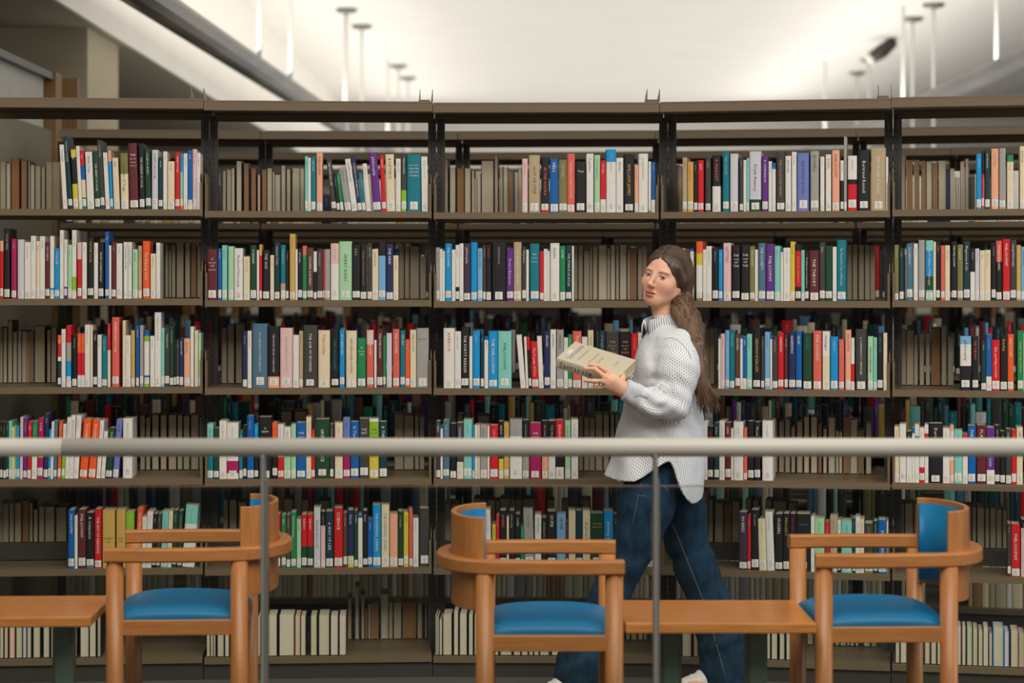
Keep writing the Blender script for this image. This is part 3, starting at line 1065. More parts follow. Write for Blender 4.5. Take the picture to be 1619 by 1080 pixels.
# ---------------------------------------------------------------- read the shelves
def parse_bands(s):
    out = []
    for q in s.split('/'):
        c = q[0]; f = float(q[1:]) if len(q) > 1 else 1.0; out.append((f, c))
    out[-1] = (1.0, out[-1][1]); return out
def bay_hit(bay, px, v):
    """u along the bay and distance where the sight line through column px meets the plane v behind the bay's front edge"""
    A, B = VT[bay - 1], VT[bay]; t = (B - A).normalized(); n = Vector((-t.y, t.x)); o = (A + B) / 2 + n * v
    k = (px - CX) / F                                         # ray direction (k, 1)
    D = (o.x * t.y - o.y * t.x) / (k * t.y - t.x)
    p = Vector((k * D, D)); return (p - o).dot(t), D
BK = []
SETB = .016
def add_book(bay, row, kind, cx0, cx1, ctop, cbot, bands, lean=0, title=None, tcol=None, cover=None, v=None, ox=0, sc=1, rise=0):
    if v is None: v = SETB if kind == 'spine' else .355
    u0, D = bay_hit(bay, ox + cx0 / sc, v); u1, _ = bay_hit(bay, ox + cx1 / sc, v)
    h = (cbot - ctop) / sc * D / F
    BK.append(dict(bay=bay, row=row, kind=kind, u0=u0, u1=u1, h=h, v=v, bands=bands, lean=-lean / max(cbot - ctop, 1), title=title, tcol=tcol,
                   cover=cover, rise=rise, area=(cx1 - cx0) / sc * (cbot - ctop) / sc))
rb = random.Random(7)
for (row, bay), (ox, oy, sc, bot, text, fore, fbot) in SH.items():
    for ln in text.strip().split('\n'):
        if not ln.strip(): continue
        head, _, ti = ln.partition('|'); f = head.split(); tc = None
        if '~' in ti: ti, tc = ti.split('~')
        add_book(bay, row, 'spine', float(f[0]), float(f[1]), float(f[2]), bot, parse_bands(f[3]), float(f[4]) if len(f) > 4 else 0, ti or None, tc, ox=ox, sc=sc)
    for q in fore.strip().split(';'):
        if not q.strip(): continue
        f = q.split(); rise = .062 if row == 5 else 0
        add_book(bay, row, 'fore', float(f[0]), float(f[1]), float(f[2]), fbot, None, cover=rb.choice('KkGbhLrkGhkD'), ox=ox, sc=sc, rise=rise)
        BK[-1]['page'] = f[3]
for bay, s in S6.items():
    ox, oy, sc, bot = SH[(6, bay)][:4]
    for q in s.split(';'):
        f = q.split(); add_book(bay, 6, 'fore', float(f[0]), float(f[1]), float(f[2]), bot, None, cover=f[4], ox=ox, sc=sc, v=-.006)
        BK[-1]['page'] = 'a' if f[3] == 'C' else 'i' if f[3] == 'W' else f[3]; BK[-1]['front6'] = True
# keep neighbours from sharing space, and heights within the compartment
key = lambda b: (b['bay'], b['row'], round(b['v'], 2), b['u0'])
BK.sort(key=key)
for i, b in enumerate(BK):
    W = (VT[b['bay']] - VT[b['bay'] - 1]).length; lim = W / 2 - .012
    b['u0'] = max(b['u0'], -lim); b['u1'] = min(b['u1'], lim)
    if i and key(BK[i - 1])[:3] == key(b)[:3]:
        pb = BK[i - 1]
        if b['u0'] < pb['u1'] + .0006: b['u0'] = pb['u1'] + .0006
    if b['u1'] - b['u0'] < .006: b['u1'] = b['u0'] + .006
    b['w'] = b['u1'] - b['u0']; b['h'] = min(b['h'], .318 if b['row'] > 1 else .33)
    b['d'] = (rb.uniform(.135, .165) if b['kind'] == 'spine' else rb.uniform(.14, .165)) if b['h'] < .235 else rb.uniform(.165, .195)
def geom(b, text=True):
    rnd = random.Random(int(b['u0'] * 1e5) + b['row'] * 131 + b['bay'])
    if b['kind'] == 'spine':
        p = book_parts(b['w'], b['h'], b['d'], b['bands'], b['title'], b['tcol'], True, rnd, b['bands'][-1][1] not in 'WC' or b['w'] > .03, 'a', 'RA' if b['bay'] == 1 and b['row'] < 5 else 'B')
        return rot_lean(p, math.atan(b['lean']), b['w'])
    p = book_parts(b['w'], b['h'], b['d'], [(1.0, b['cover'])], None, None, False, rnd, True, b['page'])
    o = {}
    for k, (V, Q, K) in p.items(): o[k] = ([(b['w'] - x, b['d'] - y, z) for x, y, z in V], Q, K)
    return o
def place(b):
    A, B = VT[b['bay'] - 1], VT[b['bay']]; t = (B - A).normalized(); n = Vector((-t.y, t.x)); o = (A + B) / 2 + n * b['v'] + t * b['u0']
    return Vector((o.x, o.y, ROWZ[b['row']] + ZO[b['bay'] - 1] + b['rise'] + .0004)), math.atan2(t.y, t.x)
# which 300 show largest
def visible_area(b):
    a = b['area']
    if b['row'] == 4: a *= .72
    if b['kind'] == 'fore':
        a *= (.55 if b['row'] in (4, 6) and not b.get('front6') else .8)
        if b.get('front6'): a *= .6
    A = VT[b['bay'] - 1]; p, r = place(b); x = p.x / p.y * F + CX; y = HY + (EYE - p.z) / p.y * F
    if -5 > x or x > 1612: a *= .3
    if 968 < x < 1112 and b['row'] in (3, 4): a *= .15
    if 1010 < x < 1090 and b['row'] == 2: a *= .25
    if b['row'] == 5 and (160 < x < 440 or 690 < x < 985 or 1265 < x < 1560): a *= .75
    if b['row'] == 5 and 970 < x < 1130: a *= .2
    if b['row'] == 6 and 160 < x < 400: a *= .35
    if b['row'] == 6 and (765 < x < 990 or 1000 < x < 1290 or 1290 < x < 1530 or x < 160): a *= .4
    return a
N_IND = 300
order = sorted(range(len(BK)), key=lambda i: -visible_area(BK[i]))
ind = set(order[:N_IND])
print('BOOKS', len(BK), 'smallest individual', visible_area(BK[order[N_IND - 1]]))
# ---------------------------------------------------------------- labels of the books
SHN = {1: 'top shelf', 2: 'second shelf down', 3: 'third shelf down', 4: 'shelf behind the rail', 5: 'fifth shelf down', 6: 'bottom shelf'}
BYN = {1: 'leftmost bay', 2: 'second bay', 3: 'middle bay', 4: 'fourth bay', 5: 'rightmost bay'}
def colword(b):
    if b['kind'] == 'fore':
        return 'reversed ' + {'a': 'cream-paged', 'i': 'white-paged', 'd': 'grey-paged', 'n': 'brown-paged', 'h': 'tan-paged', 'w': 'pale-paged'}[b['page']]
    ws = []
    for f, c in b['bands']:
        if not ws or ws[-1] != PAL[c][1]: ws.append(PAL[c][1])
    return ws[0] if len(ws) == 1 else ws[0] + '-and-' + ws[1] if len(ws) == 2 else '-'.join(dict.fromkeys(ws[:3]).keys())
def shape(b):
    q = b['w']; s = 'thin' if q < .017 else 'thick' if q > .036 else ''
    t = 'tall' if b['h'] > .245 else 'short' if b['h'] < .19 else ''
    return (t + ' ' + s).strip()
comp = {}
for b in BK: comp.setdefault((b['bay'], b['row']), []).append(b)
ORD = ['first', 'second', 'third', 'fourth', 'fifth', 'sixth', 'seventh', 'eighth', 'ninth', 'tenth', 'eleventh', 'twelfth', 'thirteenth', 'fourteenth', 'fifteenth', 'sixteenth', 'seventeenth', 'eighteenth']
LAB = {}
for kk, bs in comp.items():
    bs = sorted(bs, key=lambda b: (b['kind'] == 'fore' and not b.get('front6'), b['u0']))
    where = ', %s, %s' % (SHN[kk[1]], BYN[kk[0]])
    sh = [b for b in bs]
    def nb(b, dx):
        same = [q for q in bs if (q['kind'] == b['kind'] and abs(q['v'] - b['v']) < .01)]; i = same.index(b) + dx
        return same[i] if 0 <= i < len(same) else None
    def cands(b):
        cw = colword(b); sp = shape(b); l, r = nb(b, -1), nb(b, 1)
        yield ('%s book' % cw).strip()
        yield ('%s %s book' % (sp, cw)).strip()
        if l: yield '%s book right of a %s one' % (cw, colword(l).replace('reversed ', ''))
        if r: yield '%s book left of a %s one' % (cw, colword(r).replace('reversed ', ''))
        if l: yield ('%s %s book right of a %s one' % (sp, cw, colword(l).replace('reversed ', ''))).strip()
        if r: yield ('%s %s book left of a %s one' % (sp, cw, colword(r).replace('reversed ', ''))).strip()
    allc = [(b, list(cands(b))) for b in bs]
    for b, cs in allc:
        pick = None
        for c in cs:
            if sum(1 for q, qs in allc if c in qs) == 1: pick = c; break
        if not pick:
            like = [q for q in bs if colword(q) == colword(b) and q['kind'] == b['kind']]; like.sort(key=lambda q: q['u0']); i = like.index(b)
            pick = '%s %s book from the left' % (ORD[i], colword(b)) if i < len(ORD) else '%s book, %s from the right' % (colword(b), ORD[len(like) - 1 - i])
        LAB[id(b)] = (pick + where).replace(' a orange', ' an orange').replace(' a olive', ' an olive')
# ---------------------------------------------------------------- build them
def part_obj(name, g, m, par): return link(name, mesh(name, *g), m, par)
stuff = MB(); sc_cols = []
def to_stuff(parts, loc, rz):
    c, s = math.cos(rz), math.sin(rz)
    for V, Q, K in parts.values():
        bb = len(stuff.V); stuff.V += [(loc[0] + x * c - y * s, loc[1] + x * s + y * c, loc[2] + z) for x, y, z in V]
        stuff.Q += [tuple(i + bb for i in q) for q in Q]; stuff.C += list(K)
for i, b in enumerate(BK):
    g = geom(b); loc, rz = place(b)
    if i in ind:
        o = part_obj('book', g.pop('cover'), M_BOOK, None); o.location = loc; o.rotation_euler = (0, 0, rz)
        tag(o, LAB[id(b)], 'book', 'books on the nearest range of shelves')
        for k, gg in g.items(): part_obj(k, gg, M_PAGE if k == 'page_block' else M_BOOK, o)
    else: to_stuff(g, loc, rz)
# the ranges behind: spines towards us, the far side's books turned away
def fill_range(bays, seed, density, rows, tilt=.06):
    r = random.Random(seed)
    mixes = {1: 'WWCCGhanaadWCkyN', 2: 'WCGkKNbDrRWkhSKk', 3: 'WkGkKNbDrRkChSeKKk', 4: 'WKkCRTNbDrgyuKkeKkPKetGkLhKb', 5: 'WKkCRTNbDreMuzKketkKLGkb', 6: 'CChWdahCadGn'}  # middle rows lean dark: gloom of the far ranges is put into book colours
    for _, A, B in bays:
        t = (B - A).normalized(); n = Vector((-t.y, t.x)); W = (B - A).length; rz = math.atan2(t.y, t.x)
        for row in rows:
            u = -W / 2 + .03; stop = W / 2 - .03
            while u < stop:
                if r.random() < (.02 if density > .8 else .06): u += r.uniform(.05, .2); continue
                w = r.choice((.014, .018, .022, .026, .032, .04, .05)); h = r.uniform(.19, .255)
                if u + w > stop: break
                c = r.choice(mixes[row]); q = (A + B) / 2 + n * .018 + t * u
                to_stuff(book_parts(w, h, .15, [(1.0, c)], None, None, row not in (6,) and r.random() < .7, r, True, 'a'), (q.x, q.y, ROWZ[row] + .001), rz)
                u += w + .001
fill_range(RANGE2, 3, 1, (1, 2, 3, 4, 5, 6))
fill_range(RANGE3, 4, 1, (1, 2, 3, 4))
fill_range(RANGE4, 5, 1, (1, 2, 3, 4))
so = link('book', mesh('books', stuff.V, stuff.Q, stuff.C), M_BOOK)
tag(so, 'mass of smaller library books filling the gaps on the near shelves and every range behind', 'book', 'books on all shelves'); so['kind'] = 'stuff'
# ---------------------------------------------------------------- reading chairs and low tables
def u_path(hx0, hx1, hy, n=22, back=.15):
    """U seen from above, open towards +x: straight arms joined by a rounded back at -x"""
    pts = [(hx1, -hy, 0)]
    for k in range(1, 5): pts.append((hx1 + (hx0 + back - hx1) * k / 5, -hy - .012 * math.sin(math.pi * k / 5), 0))
    for k in range(n + 1):
        a = -math.pi / 2 - math.pi * k / n
        pts.append((hx0 + back + back * math.cos(a) * 1.0, hy * math.sin(a), 0))
    for k in range(4, 0, -1): pts.append((hx1 + (hx0 + back - hx1) * k / 5, hy + .012 * math.sin(math.pi * k / 5), 0))
    pts.append((hx1, hy, 0)); return pts
def rail_prof(hw, hh, r=.006):
    return [(-hw + r, -hh), (hw - r, -hh), (hw, -hh + r), (hw, hh - r), (hw - r, hh), (-hw + r, hh), (-hw, hh - r), (-hw, -hh + r)]
def make_chair(label, loc, rz):
    t = thing('reading_chair', label, 'chair', loc, rz, 'reading chairs by the low tables')
    LX0, LX1, LY = -.136, .265, .235
    for x, z1 in ((LX0, .672), (LX1, .672)):
        for sy in (-1, 1):
            MB().tube([(x, sy * LY, 0), (x, sy * LY, .03), (x, sy * LY, z1)], [.0265, .0285, .0285], 20).build('leg', M_BEECHV, t, smooth=True).data
    ring = u_path(-.272, .294, .245, back=.17)
    MB().sweep([(x, y, .694) for x, y, z in ring], rail_prof(.023, .0225)).build('arm_rail', M_BEECH, t, smooth=False)
    # curved plywood back inside the rail, and its pad
    def shell(r, hy, ext, z0, z1, th, n=24):
        V = []; Q = []; path = [(ext, -hy)] + [(-.142 + r * math.cos(-math.pi / 2 - math.pi * k / n), hy * math.sin(-math.pi / 2 - math.pi * k / n)) for k in range(n + 1)] + [(ext, hy)]
        return [(x, y, 0) for x, y in path]
    m = MB(); pa = shell(.098, .212, -.138, 0, 0, 0)
    m.sweep([(x, y, .70) for x, y, _ in pa], [(-.008, -.145), (.008, -.145), (.008, .145), (-.008, .145)])
    m.build('backrest_shell', M_BEECHV, t, bevel=.002)
    m = MB(); pb = [(x if abs(y) > .19 else x, y, 0) for x, y, _ in shell(.080, .192, -.140, 0, 0, 0)]
    m.sweep([(x, y, .70) for x, y, _ in pb], [(-.010, -.118), (-.004, -.128), (.012, -.128), (.012, .128), (-.004, .128), (-.010, .118)])
    m.build('backrest_pad', M_BLUE, t, smooth=True)
    # seat frame
    for sy in (-1, 1): MB().box(LX0 + .02, LX1 - .02, sy * LY - .011, sy * LY + .011, .432, .482).build('seat_rail', M_BEECH, t, bevel=.003)
    for x in (LX0, LX1): MB().box(x - .011, x + .011, -LY + .02, LY - .02, .432, .482).build('seat_rail', M_BEECH, t, bevel=.003)
    # cushion
    nx, ny = 26, 26; V = []; Q = []
    hx, hy = .215, .222; cx = .068
    for j in range(ny + 1):
        for i in range(nx + 1):
            a = -1 + 2 * i / nx; b = -1 + 2 * j / ny
            k = (max(0, 1 - abs(a) ** 5) * max(0, 1 - abs(b) ** 5)) ** .45; dome = (1 - a * a * .6) * (1 - b * b * .6)
            V.append((cx + hx * a * (1 - .03 * b * b), hy * b * (1 - .03 * a * a), .482 + .03 * k + .026 * dome * k))
    base = len(V)
    for j in range(ny + 1):
        for i in range(nx + 1):
            a = -1 + 2 * i / nx; b = -1 + 2 * j / ny; V.append((cx + hx * a * .97, hy * b * .97, .476))
    I = lambda i, j, o=0: o + j * (nx + 1) + i
    for j in range(ny):
        for i in range(nx):
            Q.append((I(i, j), I(i + 1, j), I(i + 1, j + 1), I(i, j + 1))); Q.append((I(i, j, base), I(i, j + 1, base), I(i + 1, j + 1, base), I(i + 1, j, base)))
    for i in range(nx): Q.append((I(i, 0), I(i, 0, base), I(i + 1, 0, base), I(i + 1, 0))); Q.append((I(i, ny), I(i + 1, ny), I(i + 1, ny, base), I(i, ny, base)))
    for j in range(ny): Q.append((I(0, j), I(0, j + 1), I(0, j + 1, base), I(0, j, base))); Q.append((I(nx, j), I(nx, j, base), I(nx, j + 1, base), I(nx, j + 1)))
    link('seat_cushion', mesh('seat_cushion', V, Q, smooth=True), M_BLUE, t)
    return t
make_chair('beech armchair facing right in the middle, blue seat, left of the long low table', (.052, 6.575, 0), 0)
make_chair('beech armchair facing left at the far left beside the rail post', (-1.035, 6.87, 0), R(183))
make_chair('beech armchair facing left at the right side, its blue back pad showing', (1.247, 6.735, 0), R(182))
def make_table(label, x0, x1, y0, y1, rz, legs, piv):
    t = thing('side_table', label, 'table', (*piv, 0), rz, 'low tables between the chairs')
    px, py = piv
    MB().box(x0 - px, x1 - px, y0 - py, y1 - py, .482, .516).build('table_top', M_TOP, t, bevel=.006, seg=3)
    for x in legs:
        m = MB(); m.prism([(x - px - .034, 0 + (y0 + y1) / 2 - py - .02), (x - px - .022, (y0 + y1) / 2 - py - .034), (x - px + .022, (y0 + y1) / 2 - py - .034), (x - px + .034, (y0 + y1) / 2 - py - .02), (x - px + .034, (y0 + y1) / 2 - py + .034), (x - px - .034, (y0 + y1) / 2 - py + .034)], 'z', .02, .47)
        m.build('leg', M_GREEN, t)
        MB().box(x - px - .04, x - px + .04, y0 - py + .06, y1 - py - .06, 0, .022).build('foot', M_GREEN, t, bevel=.004)
    MB().box(min(legs) - px - .06, max(legs) - px + .06, (y0 + y1) / 2 - py - .05, (y0 + y1) / 2 - py + .05, .466, .4815).build('under_frame', M_DARK, t)
make_table('low beech table between two facing armchairs, on grey green metal legs', .352, .948, 6.36, 6.83, 0, (.512, .788), (.65, 6.6))
make_table('low beech table at the left edge, cut off by the photo', -2.0, -1.345, 6.47, 6.92, R(2), (-1.47, -1.86), (-1.67, 6.7))
# ---------------------------------------------------------------- guard rail with glass panels
DR = 5.8
t = thing('guard_rail', 'long grey tubular guard rail with posts and glass panels across the foreground', 'railing', (0, DR, 0))
zr = EYE + (HY - 707.5) * DR / F; rr = .0265
def xr(px, D=DR): return (px - CX) * D / F
seam = xr(100)
for a, b in ((-2.2, seam - .001), (seam + .001, 2.6)):
    MB().tube([(a, 0, zr), (b, 0, zr)], rr, 28).build('handrail', M_RAIL, t, smooth=True)
for px in (-201, 418, 1037, 1656):
    x = xr(px); m = MB()
    m.box(x - .0075, x + .0035, -.03, .03, 0, zr - .02); p = m.build('post', M_POST, t, bevel=.002)
    MB().box(x + .005, x + .009, -.02, .03, 0, zr - .09).build('glass_clamp', M_POST, p, bevel=.001)
    MB().tube([(x - .002, 0, zr - .03), (x - .002, 0, zr - .022)], .012, 12).build('saddle', M_POST, p)
def glass():
    m = bpy.data.materials.new('clear_glass'); m.use_nodes = True; nt = m.node_tree; nt.nodes.remove(nt.nodes['Principled BSDF'])
    out = nt.nodes['Material Output']; tr = nt.nodes.new('ShaderNodeBsdfTransparent'); gl = nt.nodes.new('ShaderNodeBsdfGlossy'); mx = nt.nodes.new('ShaderNodeMixShader')
    tr.inputs[0].default_value = (.93, .95, .935, 1); gl.inputs['Roughness'].default_value = .02
    fr = nt.nodes.new('ShaderNodeFresnel'); fr.inputs[0].default_value = 1.3
    nt.links.new(fr.outputs[0], mx.inputs[0]); nt.links.new(tr.outputs[0], mx.inputs[1]); nt.links.new(gl.outputs[0], mx.inputs[2]); nt.links.new(mx.outputs[0], out.inputs[0])
    return m
M_GLASS = glass()
M_EDGE = mat('glass_edge', (116, 90, 68), .3, noise=.1, nscale=8)
zg = EYE + (HY - 768) * DR / F
for a, b in ((-201, 418), (418, 1037), (1037, 1656)):
    m = MB(); m.box(xr(a) + .012, xr(b) - .011, .006, .014, .06, zg - .003); g = m.build('glass_panel', M_GLASS, t)
    MB().box(xr(a) + .012, xr(b) - .011, .006, .014, zg - .003, zg - .0005).build('glass_edge', M_EDGE, g)
# ---------------------------------------------------------------- smooth solids from blended distance fields
class Field:
    def __init__(s, xs, ys, zs):
        s.ax = [np.asarray(a, 'f') for a in (xs, ys, zs)]; s.d = np.full([len(a) for a in s.ax], .5, 'f')
    def sub(s, lo, hi):
        sl = tuple(slice(max(0, int(np.searchsorted(a, l)) - 1), int(np.searchsorted(a, h)) + 1) for a, l, h in zip(s.ax, lo, hi))
        g = np.meshgrid(*[a[q] for a, q in zip(s.ax, sl)], indexing='ij', sparse=True); return sl, g
    def smin(s, sl, v, k):
        a = s.d[sl]
        if k <= 0: s.d[sl] = np.minimum(a, v); return
        h = np.maximum(k - np.abs(a - v), 0) / k; s.d[sl] = np.minimum(a, v) - h * h * k * .25
    def cone(s, a, b, ra, rb, k=.02, carve=False):
        a = np.array(a, 'f'); b = np.array(b, 'f'); m = max(ra, rb) + k + .02
        sl, (X, Y, Z) = s.sub(np.minimum(a, b) - m, np.maximum(a, b) + m); ab = b - a; L = float((ab * ab).sum()) or 1e-9
        t = np.clip(((X - a[0]) * ab[0] + (Y - a[1]) * ab[1] + (Z - a[2]) * ab[2]) / L, 0, 1)
        v = np.sqrt((X - a[0] - t * ab[0]) ** 2 + (Y - a[1] - t * ab[1]) ** 2 + (Z - a[2] - t * ab[2]) ** 2) - (ra + (rb - ra) * t)
        if carve: s.carve(sl, v, k)
        else: s.smin(sl, v, k)
    def chain(s, pts, rad, k=.02):
        for i in range(len(pts) - 1): s.cone(pts[i], pts[i + 1], rad[i], rad[i + 1], k)
    def carve(s, sl, v, k):
        a = s.d[sl]; v = -v; h = np.maximum(k - np.abs(a - v), 0) / max(k, 1e-6); s.d[sl] = np.maximum(a, v) + h * h * k * .25
    def ell(s, c, r, M=None, k=.02, carve=False):
        c = np.array(c, 'f'); r = np.array(r, 'f'); m = float(r.max()) + k + .02
        sl, (X, Y, Z) = s.sub(c - m, c + m); X, Y, Z = X - c[0], Y - c[1], Z - c[2]
        if M is not None:
            X, Y, Z = [M[0][i] * X + M[1][i] * Y + M[2][i] * Z for i in range(3)]
        q = np.sqrt((X / r[0]) ** 2 + (Y / r[1]) ** 2 + (Z / r[2]) ** 2); q2 = np.sqrt((X / r[0] ** 2) ** 2 + (Y / r[1] ** 2) ** 2 + (Z / r[2] ** 2) ** 2)
        v = q * (q - 1) / np.maximum(q2, 1e-6)
        if carve: s.carve(sl, v, k)
        else: s.smin(sl, v.astype('f'), k)
    def surf(s):
        d = s.d; ins = d < 0; nx, ny, nz = d.shape
        c = np.zeros((nx - 1, ny - 1, nz - 1), 'i1')
        for i in (0, 1):
            for j in (0, 1):
                for k in (0, 1): c += ins[i:nx - 1 + i, j:ny - 1 + j, k:nz - 1 + k]
        cell = np.argwhere((c > 0) & (c < 8)); idx = np.full(c.shape, -1, 'i4'); idx[tuple(cell.T)] = np.arange(len(cell))
        acc = np.zeros((len(cell), 3)); cnt = np.zeros(len(cell)); X = [a.astype('d') for a in s.ax]
        for axis in range(3):
            o1, o2 = [a for a in range(3) if a != axis]
            for p in (0, 1):
                for q in (0, 1):
                    off = [0, 0, 0]; off[o1] = p; off[o2] = q; A = cell + off; B = A.copy(); B[:, axis] += 1
                    da = d[tuple(A.T)].astype('d'); db = d[tuple(B.T)].astype('d'); cr = (da < 0) != (db < 0)
                    t = np.where(cr, da / np.where(cr, da - db, 1), 0); pos = np.stack([X[i][A[:, i]] for i in range(3)], 1)
                    pos[:, axis] += t * (X[axis][B[:, axis]] - X[axis][A[:, axis]]); acc[cr] += pos[cr]; cnt[cr] += 1
        V = acc / np.maximum(cnt, 1)[:, None]; Q = []
        for axis in range(3):
            o1, o2 = [(1, 2), (2, 0), (0, 1)][axis]; a = [slice(None)] * 3; b = [slice(None)] * 3
            a[axis] = slice(0, -1); b[axis] = slice(1, None); e = np.argwhere(ins[tuple(a)] != ins[tuple(b)])
            e = e[(e[:, o1] > 0) & (e[:, o2] > 0) & (e[:, o1] < d.shape[o1] - 1) & (e[:, o2] < d.shape[o2] - 1)]
            fl = ins[tuple(e.T)]; c0 = e.copy(); c1 = e.copy(); c1[:, o1] -= 1; c2 = c1.copy(); c2[:, o2] -= 1; c3 = e.copy(); c3[:, o2] -= 1
            q = np.stack([idx[tuple(x.T)] for x in (c0, c1, c2, c3)], 1); q[~fl] = q[~fl][:, ::-1]; Q.append(q)
        Q = np.vstack(Q); Q = Q[(Q >= 0).all(1)]; return V, Q
def relax(V, Q, n=2, lam=.5):
    E = np.vstack([Q[:, [0, 1]], Q[:, [1, 2]], Q[:, [2, 3]], Q[:, [3, 0]]])
    for _ in range(n):
        a = np.zeros_like(V); c = np.zeros(len(V))
        np.add.at(a, E[:, 0], V[E[:, 1]]); np.add.at(a, E[:, 1], V[E[:, 0]]); np.add.at(c, E[:, 0], 1); np.add.at(c, E[:, 1], 1)
        V = V + lam * (a / np.maximum(c, 1)[:, None] - V)
    return V
def ar(a, b, s): return np.arange(a, b, s)
# ---------------------------------------------------------------- the woman walking along the shelves
# head frame: x to her left, y forward, z up
yaw, roll = R(32), R(14)
f0 = np.array([-math.sin(yaw), -math.cos(yaw), 0]); r0 = np.array([math.cos(yaw), -math.sin(yaw), 0]); u0_ = np.array([0, 0, 1.])
def rollv(v): return np.array([v[0] * math.cos(roll) + v[2] * math.sin(roll), v[1], -v[0] * math.sin(roll) + v[2] * math.cos(roll)])
HF, HR, HU = rollv(f0), rollv(r0), rollv(u0_)
eyes = np.array(P(1036, 437, 7.62)); HC = eyes - HF * .078
HM = np.array([HR, HF, HU]).T                       # columns
def hl(x, y, z): return HC + HR * x + HF * y + HU * z
Yc = 7.68
sh_l, el_l, wr_l = np.array(P(1076, 543, 7.55)), np.array(P(1062, 645, 7.44)), np.array(P(987, 616, 7.41))
sh_r, el_r, wr_r = np.array(P(1052, 543, 7.84)), np.array(P(1035, 640, 7.86)), np.array(P(985, 603, 7.66))
# the held book: top spine corner A, bottom spine corner B, fore edge direction
bA, bB = np.array(P(880, 566, 7.50)), np.array(P(978, 596, 7.41))
bh = bB - bA; Lh = np.linalg.norm(bh); bh = bh / Lh
bw = np.array(P(913, 540, 7.64)) - bA; bw = bw - bh * (bw @ bh); Lw = np.linalg.norm(bw); bw = bw / Lw; Lw = min(Lw, .165)
bn = np.cross(bw, bh); bn = bn if bn[1] < 0 else -bn     # outward normal of the front cover
TH = .042
def onbook(px, py, lift=.009, behind=False):
    o = np.array([0, 0, EYE]); d = np.array([(px - CX) / F, 1, (HY - py) / F]); s = ((bA - o) @ bn) / (d @ bn)
    return o + d * s + bn * lift
body = Field(np.r_[ar(.1, .25, .006), ar(.25, .44, .0025), ar(.44, .68, .002), ar(.68, 1.0, .006)], np.r_[ar(7.30, 7.36, .006), ar(7.36, 7.47, .0025), ar(7.47, 7.58, .005), ar(7.58, 7.73, .002), ar(7.73, 8.0, .005)], np.r_[ar(0, 1.10, .008), ar(1.10, 1.32, .0025), ar(1.32, 1.40, .005), ar(1.40, 1.74, .002)])
b = body
# head
b.ell(hl(0, -.014, .034), (.073, .094, .086), HM, .02)
b.ell(hl(0, .027, -.022), (.0585, .058, .081), HM, .03)
b.ell(hl(0, .062, -.083), (.019, .018, .017), HM, .03)
for s in (-1, 1):
    b.cone(hl(s * .050, .0, -.050), hl(s * .015, .052, -.085), .017, .015, .03)      # jaw line
    b.ell(hl(s * .036, .053, -.027), (.023, .024, .022), HM, .03)                   # cheek
    b.ell(hl(s * .030, .071, .020), (.020, .012, .007), HM, .014)                   # brow ridge
    b.ell(hl(s * .031, .092, .001), (.015, .012, .010), HM, .010, carve=True)       # eye socket
    b.ell(hl(s * .071, -.012, -.022), (.008, .020, .031), HM, .008)                 # ear
    b.ell(hl(s * .0095, .094, -.0365), (.0058, .008, .0058), HM, .006)                  # nostril wing
b.cone(hl(0, .084, .008), hl(0, .104, -.030), .0066, .0076, .012)
b.ell(hl(0, .106, -.0325), (.0080, .0085, .0072), HM, .007)
b.ell(hl(0, .086, -.061), (.022, .011, .0055), HM, .006)
b.ell(hl(0, .087, -.073), (.019, .0115, .0065), HM, .006)
b.ell(hl(0, .100, -.0665), (.017, .006, .0022), HM, .003, carve=True)
# neck, trunk, arms, legs
nb_ = np.array(P(1057, 520, Yc)); b.cone(hl(0, -.024, -.075), nb_, .047, .051, .03)
b.cone(nb_ - (0, 0, .01), sh_l + (0, .03, -.012), .042, .036, .04); b.cone(nb_ - (0, 0, .01), sh_r + (0, -.03, -.012), .042, .036, .04)
b.chain([np.array(P(1056, 545, Yc)), np.array(P(1050, 610, Yc)), np.array(P(1052, 690, Yc)), np.array(P(1050, 745, Yc))], [.058, .085, .075, .09], .05)
b.cone(np.array(P(1058, 570, Yc + .08)), np.array(P(1052, 745, Yc + .05)), .055, .07, .05); b.cone(np.array(P(1058, 570, Yc - .08)), np.array(P(1052, 745, Yc - .05)), .055, .07, .05)
b.chain([sh_l, el_l], [.047, .038], .04); b.chain([el_l, wr_l], [.037, .0245], .02)
b.chain([sh_r, el_r], [.047, .038], .04); b.chain([el_r, wr_r], [.037, .0245], .02)
kn_l, an_l = np.array(P(992, 892, 7.56)), np.array(P(925, 1062, 7.60)); hp_l = np.array(P(1036, 760, 7.60))
kn_r, an_r = np.array(P(1098, 900, 7.80)), np.array(P(1140, 1076, 7.84)); hp_r = np.array(P(1066, 765, 7.77))
b.chain([hp_l, kn_l, an_l], [.085, .055, .038], .03); b.chain([hp_r, kn_r, an_r], [.085, .055, .038], .03)
toe_l, toe_r = np.array([P(862, 0, 7.58).x, 7.57, .055]), np.array([P(1092, 0, 7.8).x, 7.78, .035])
b.cone(an_l, toe_l, .036, .026, .02); b.cone(an_r, toe_r, .036, .026, .02)
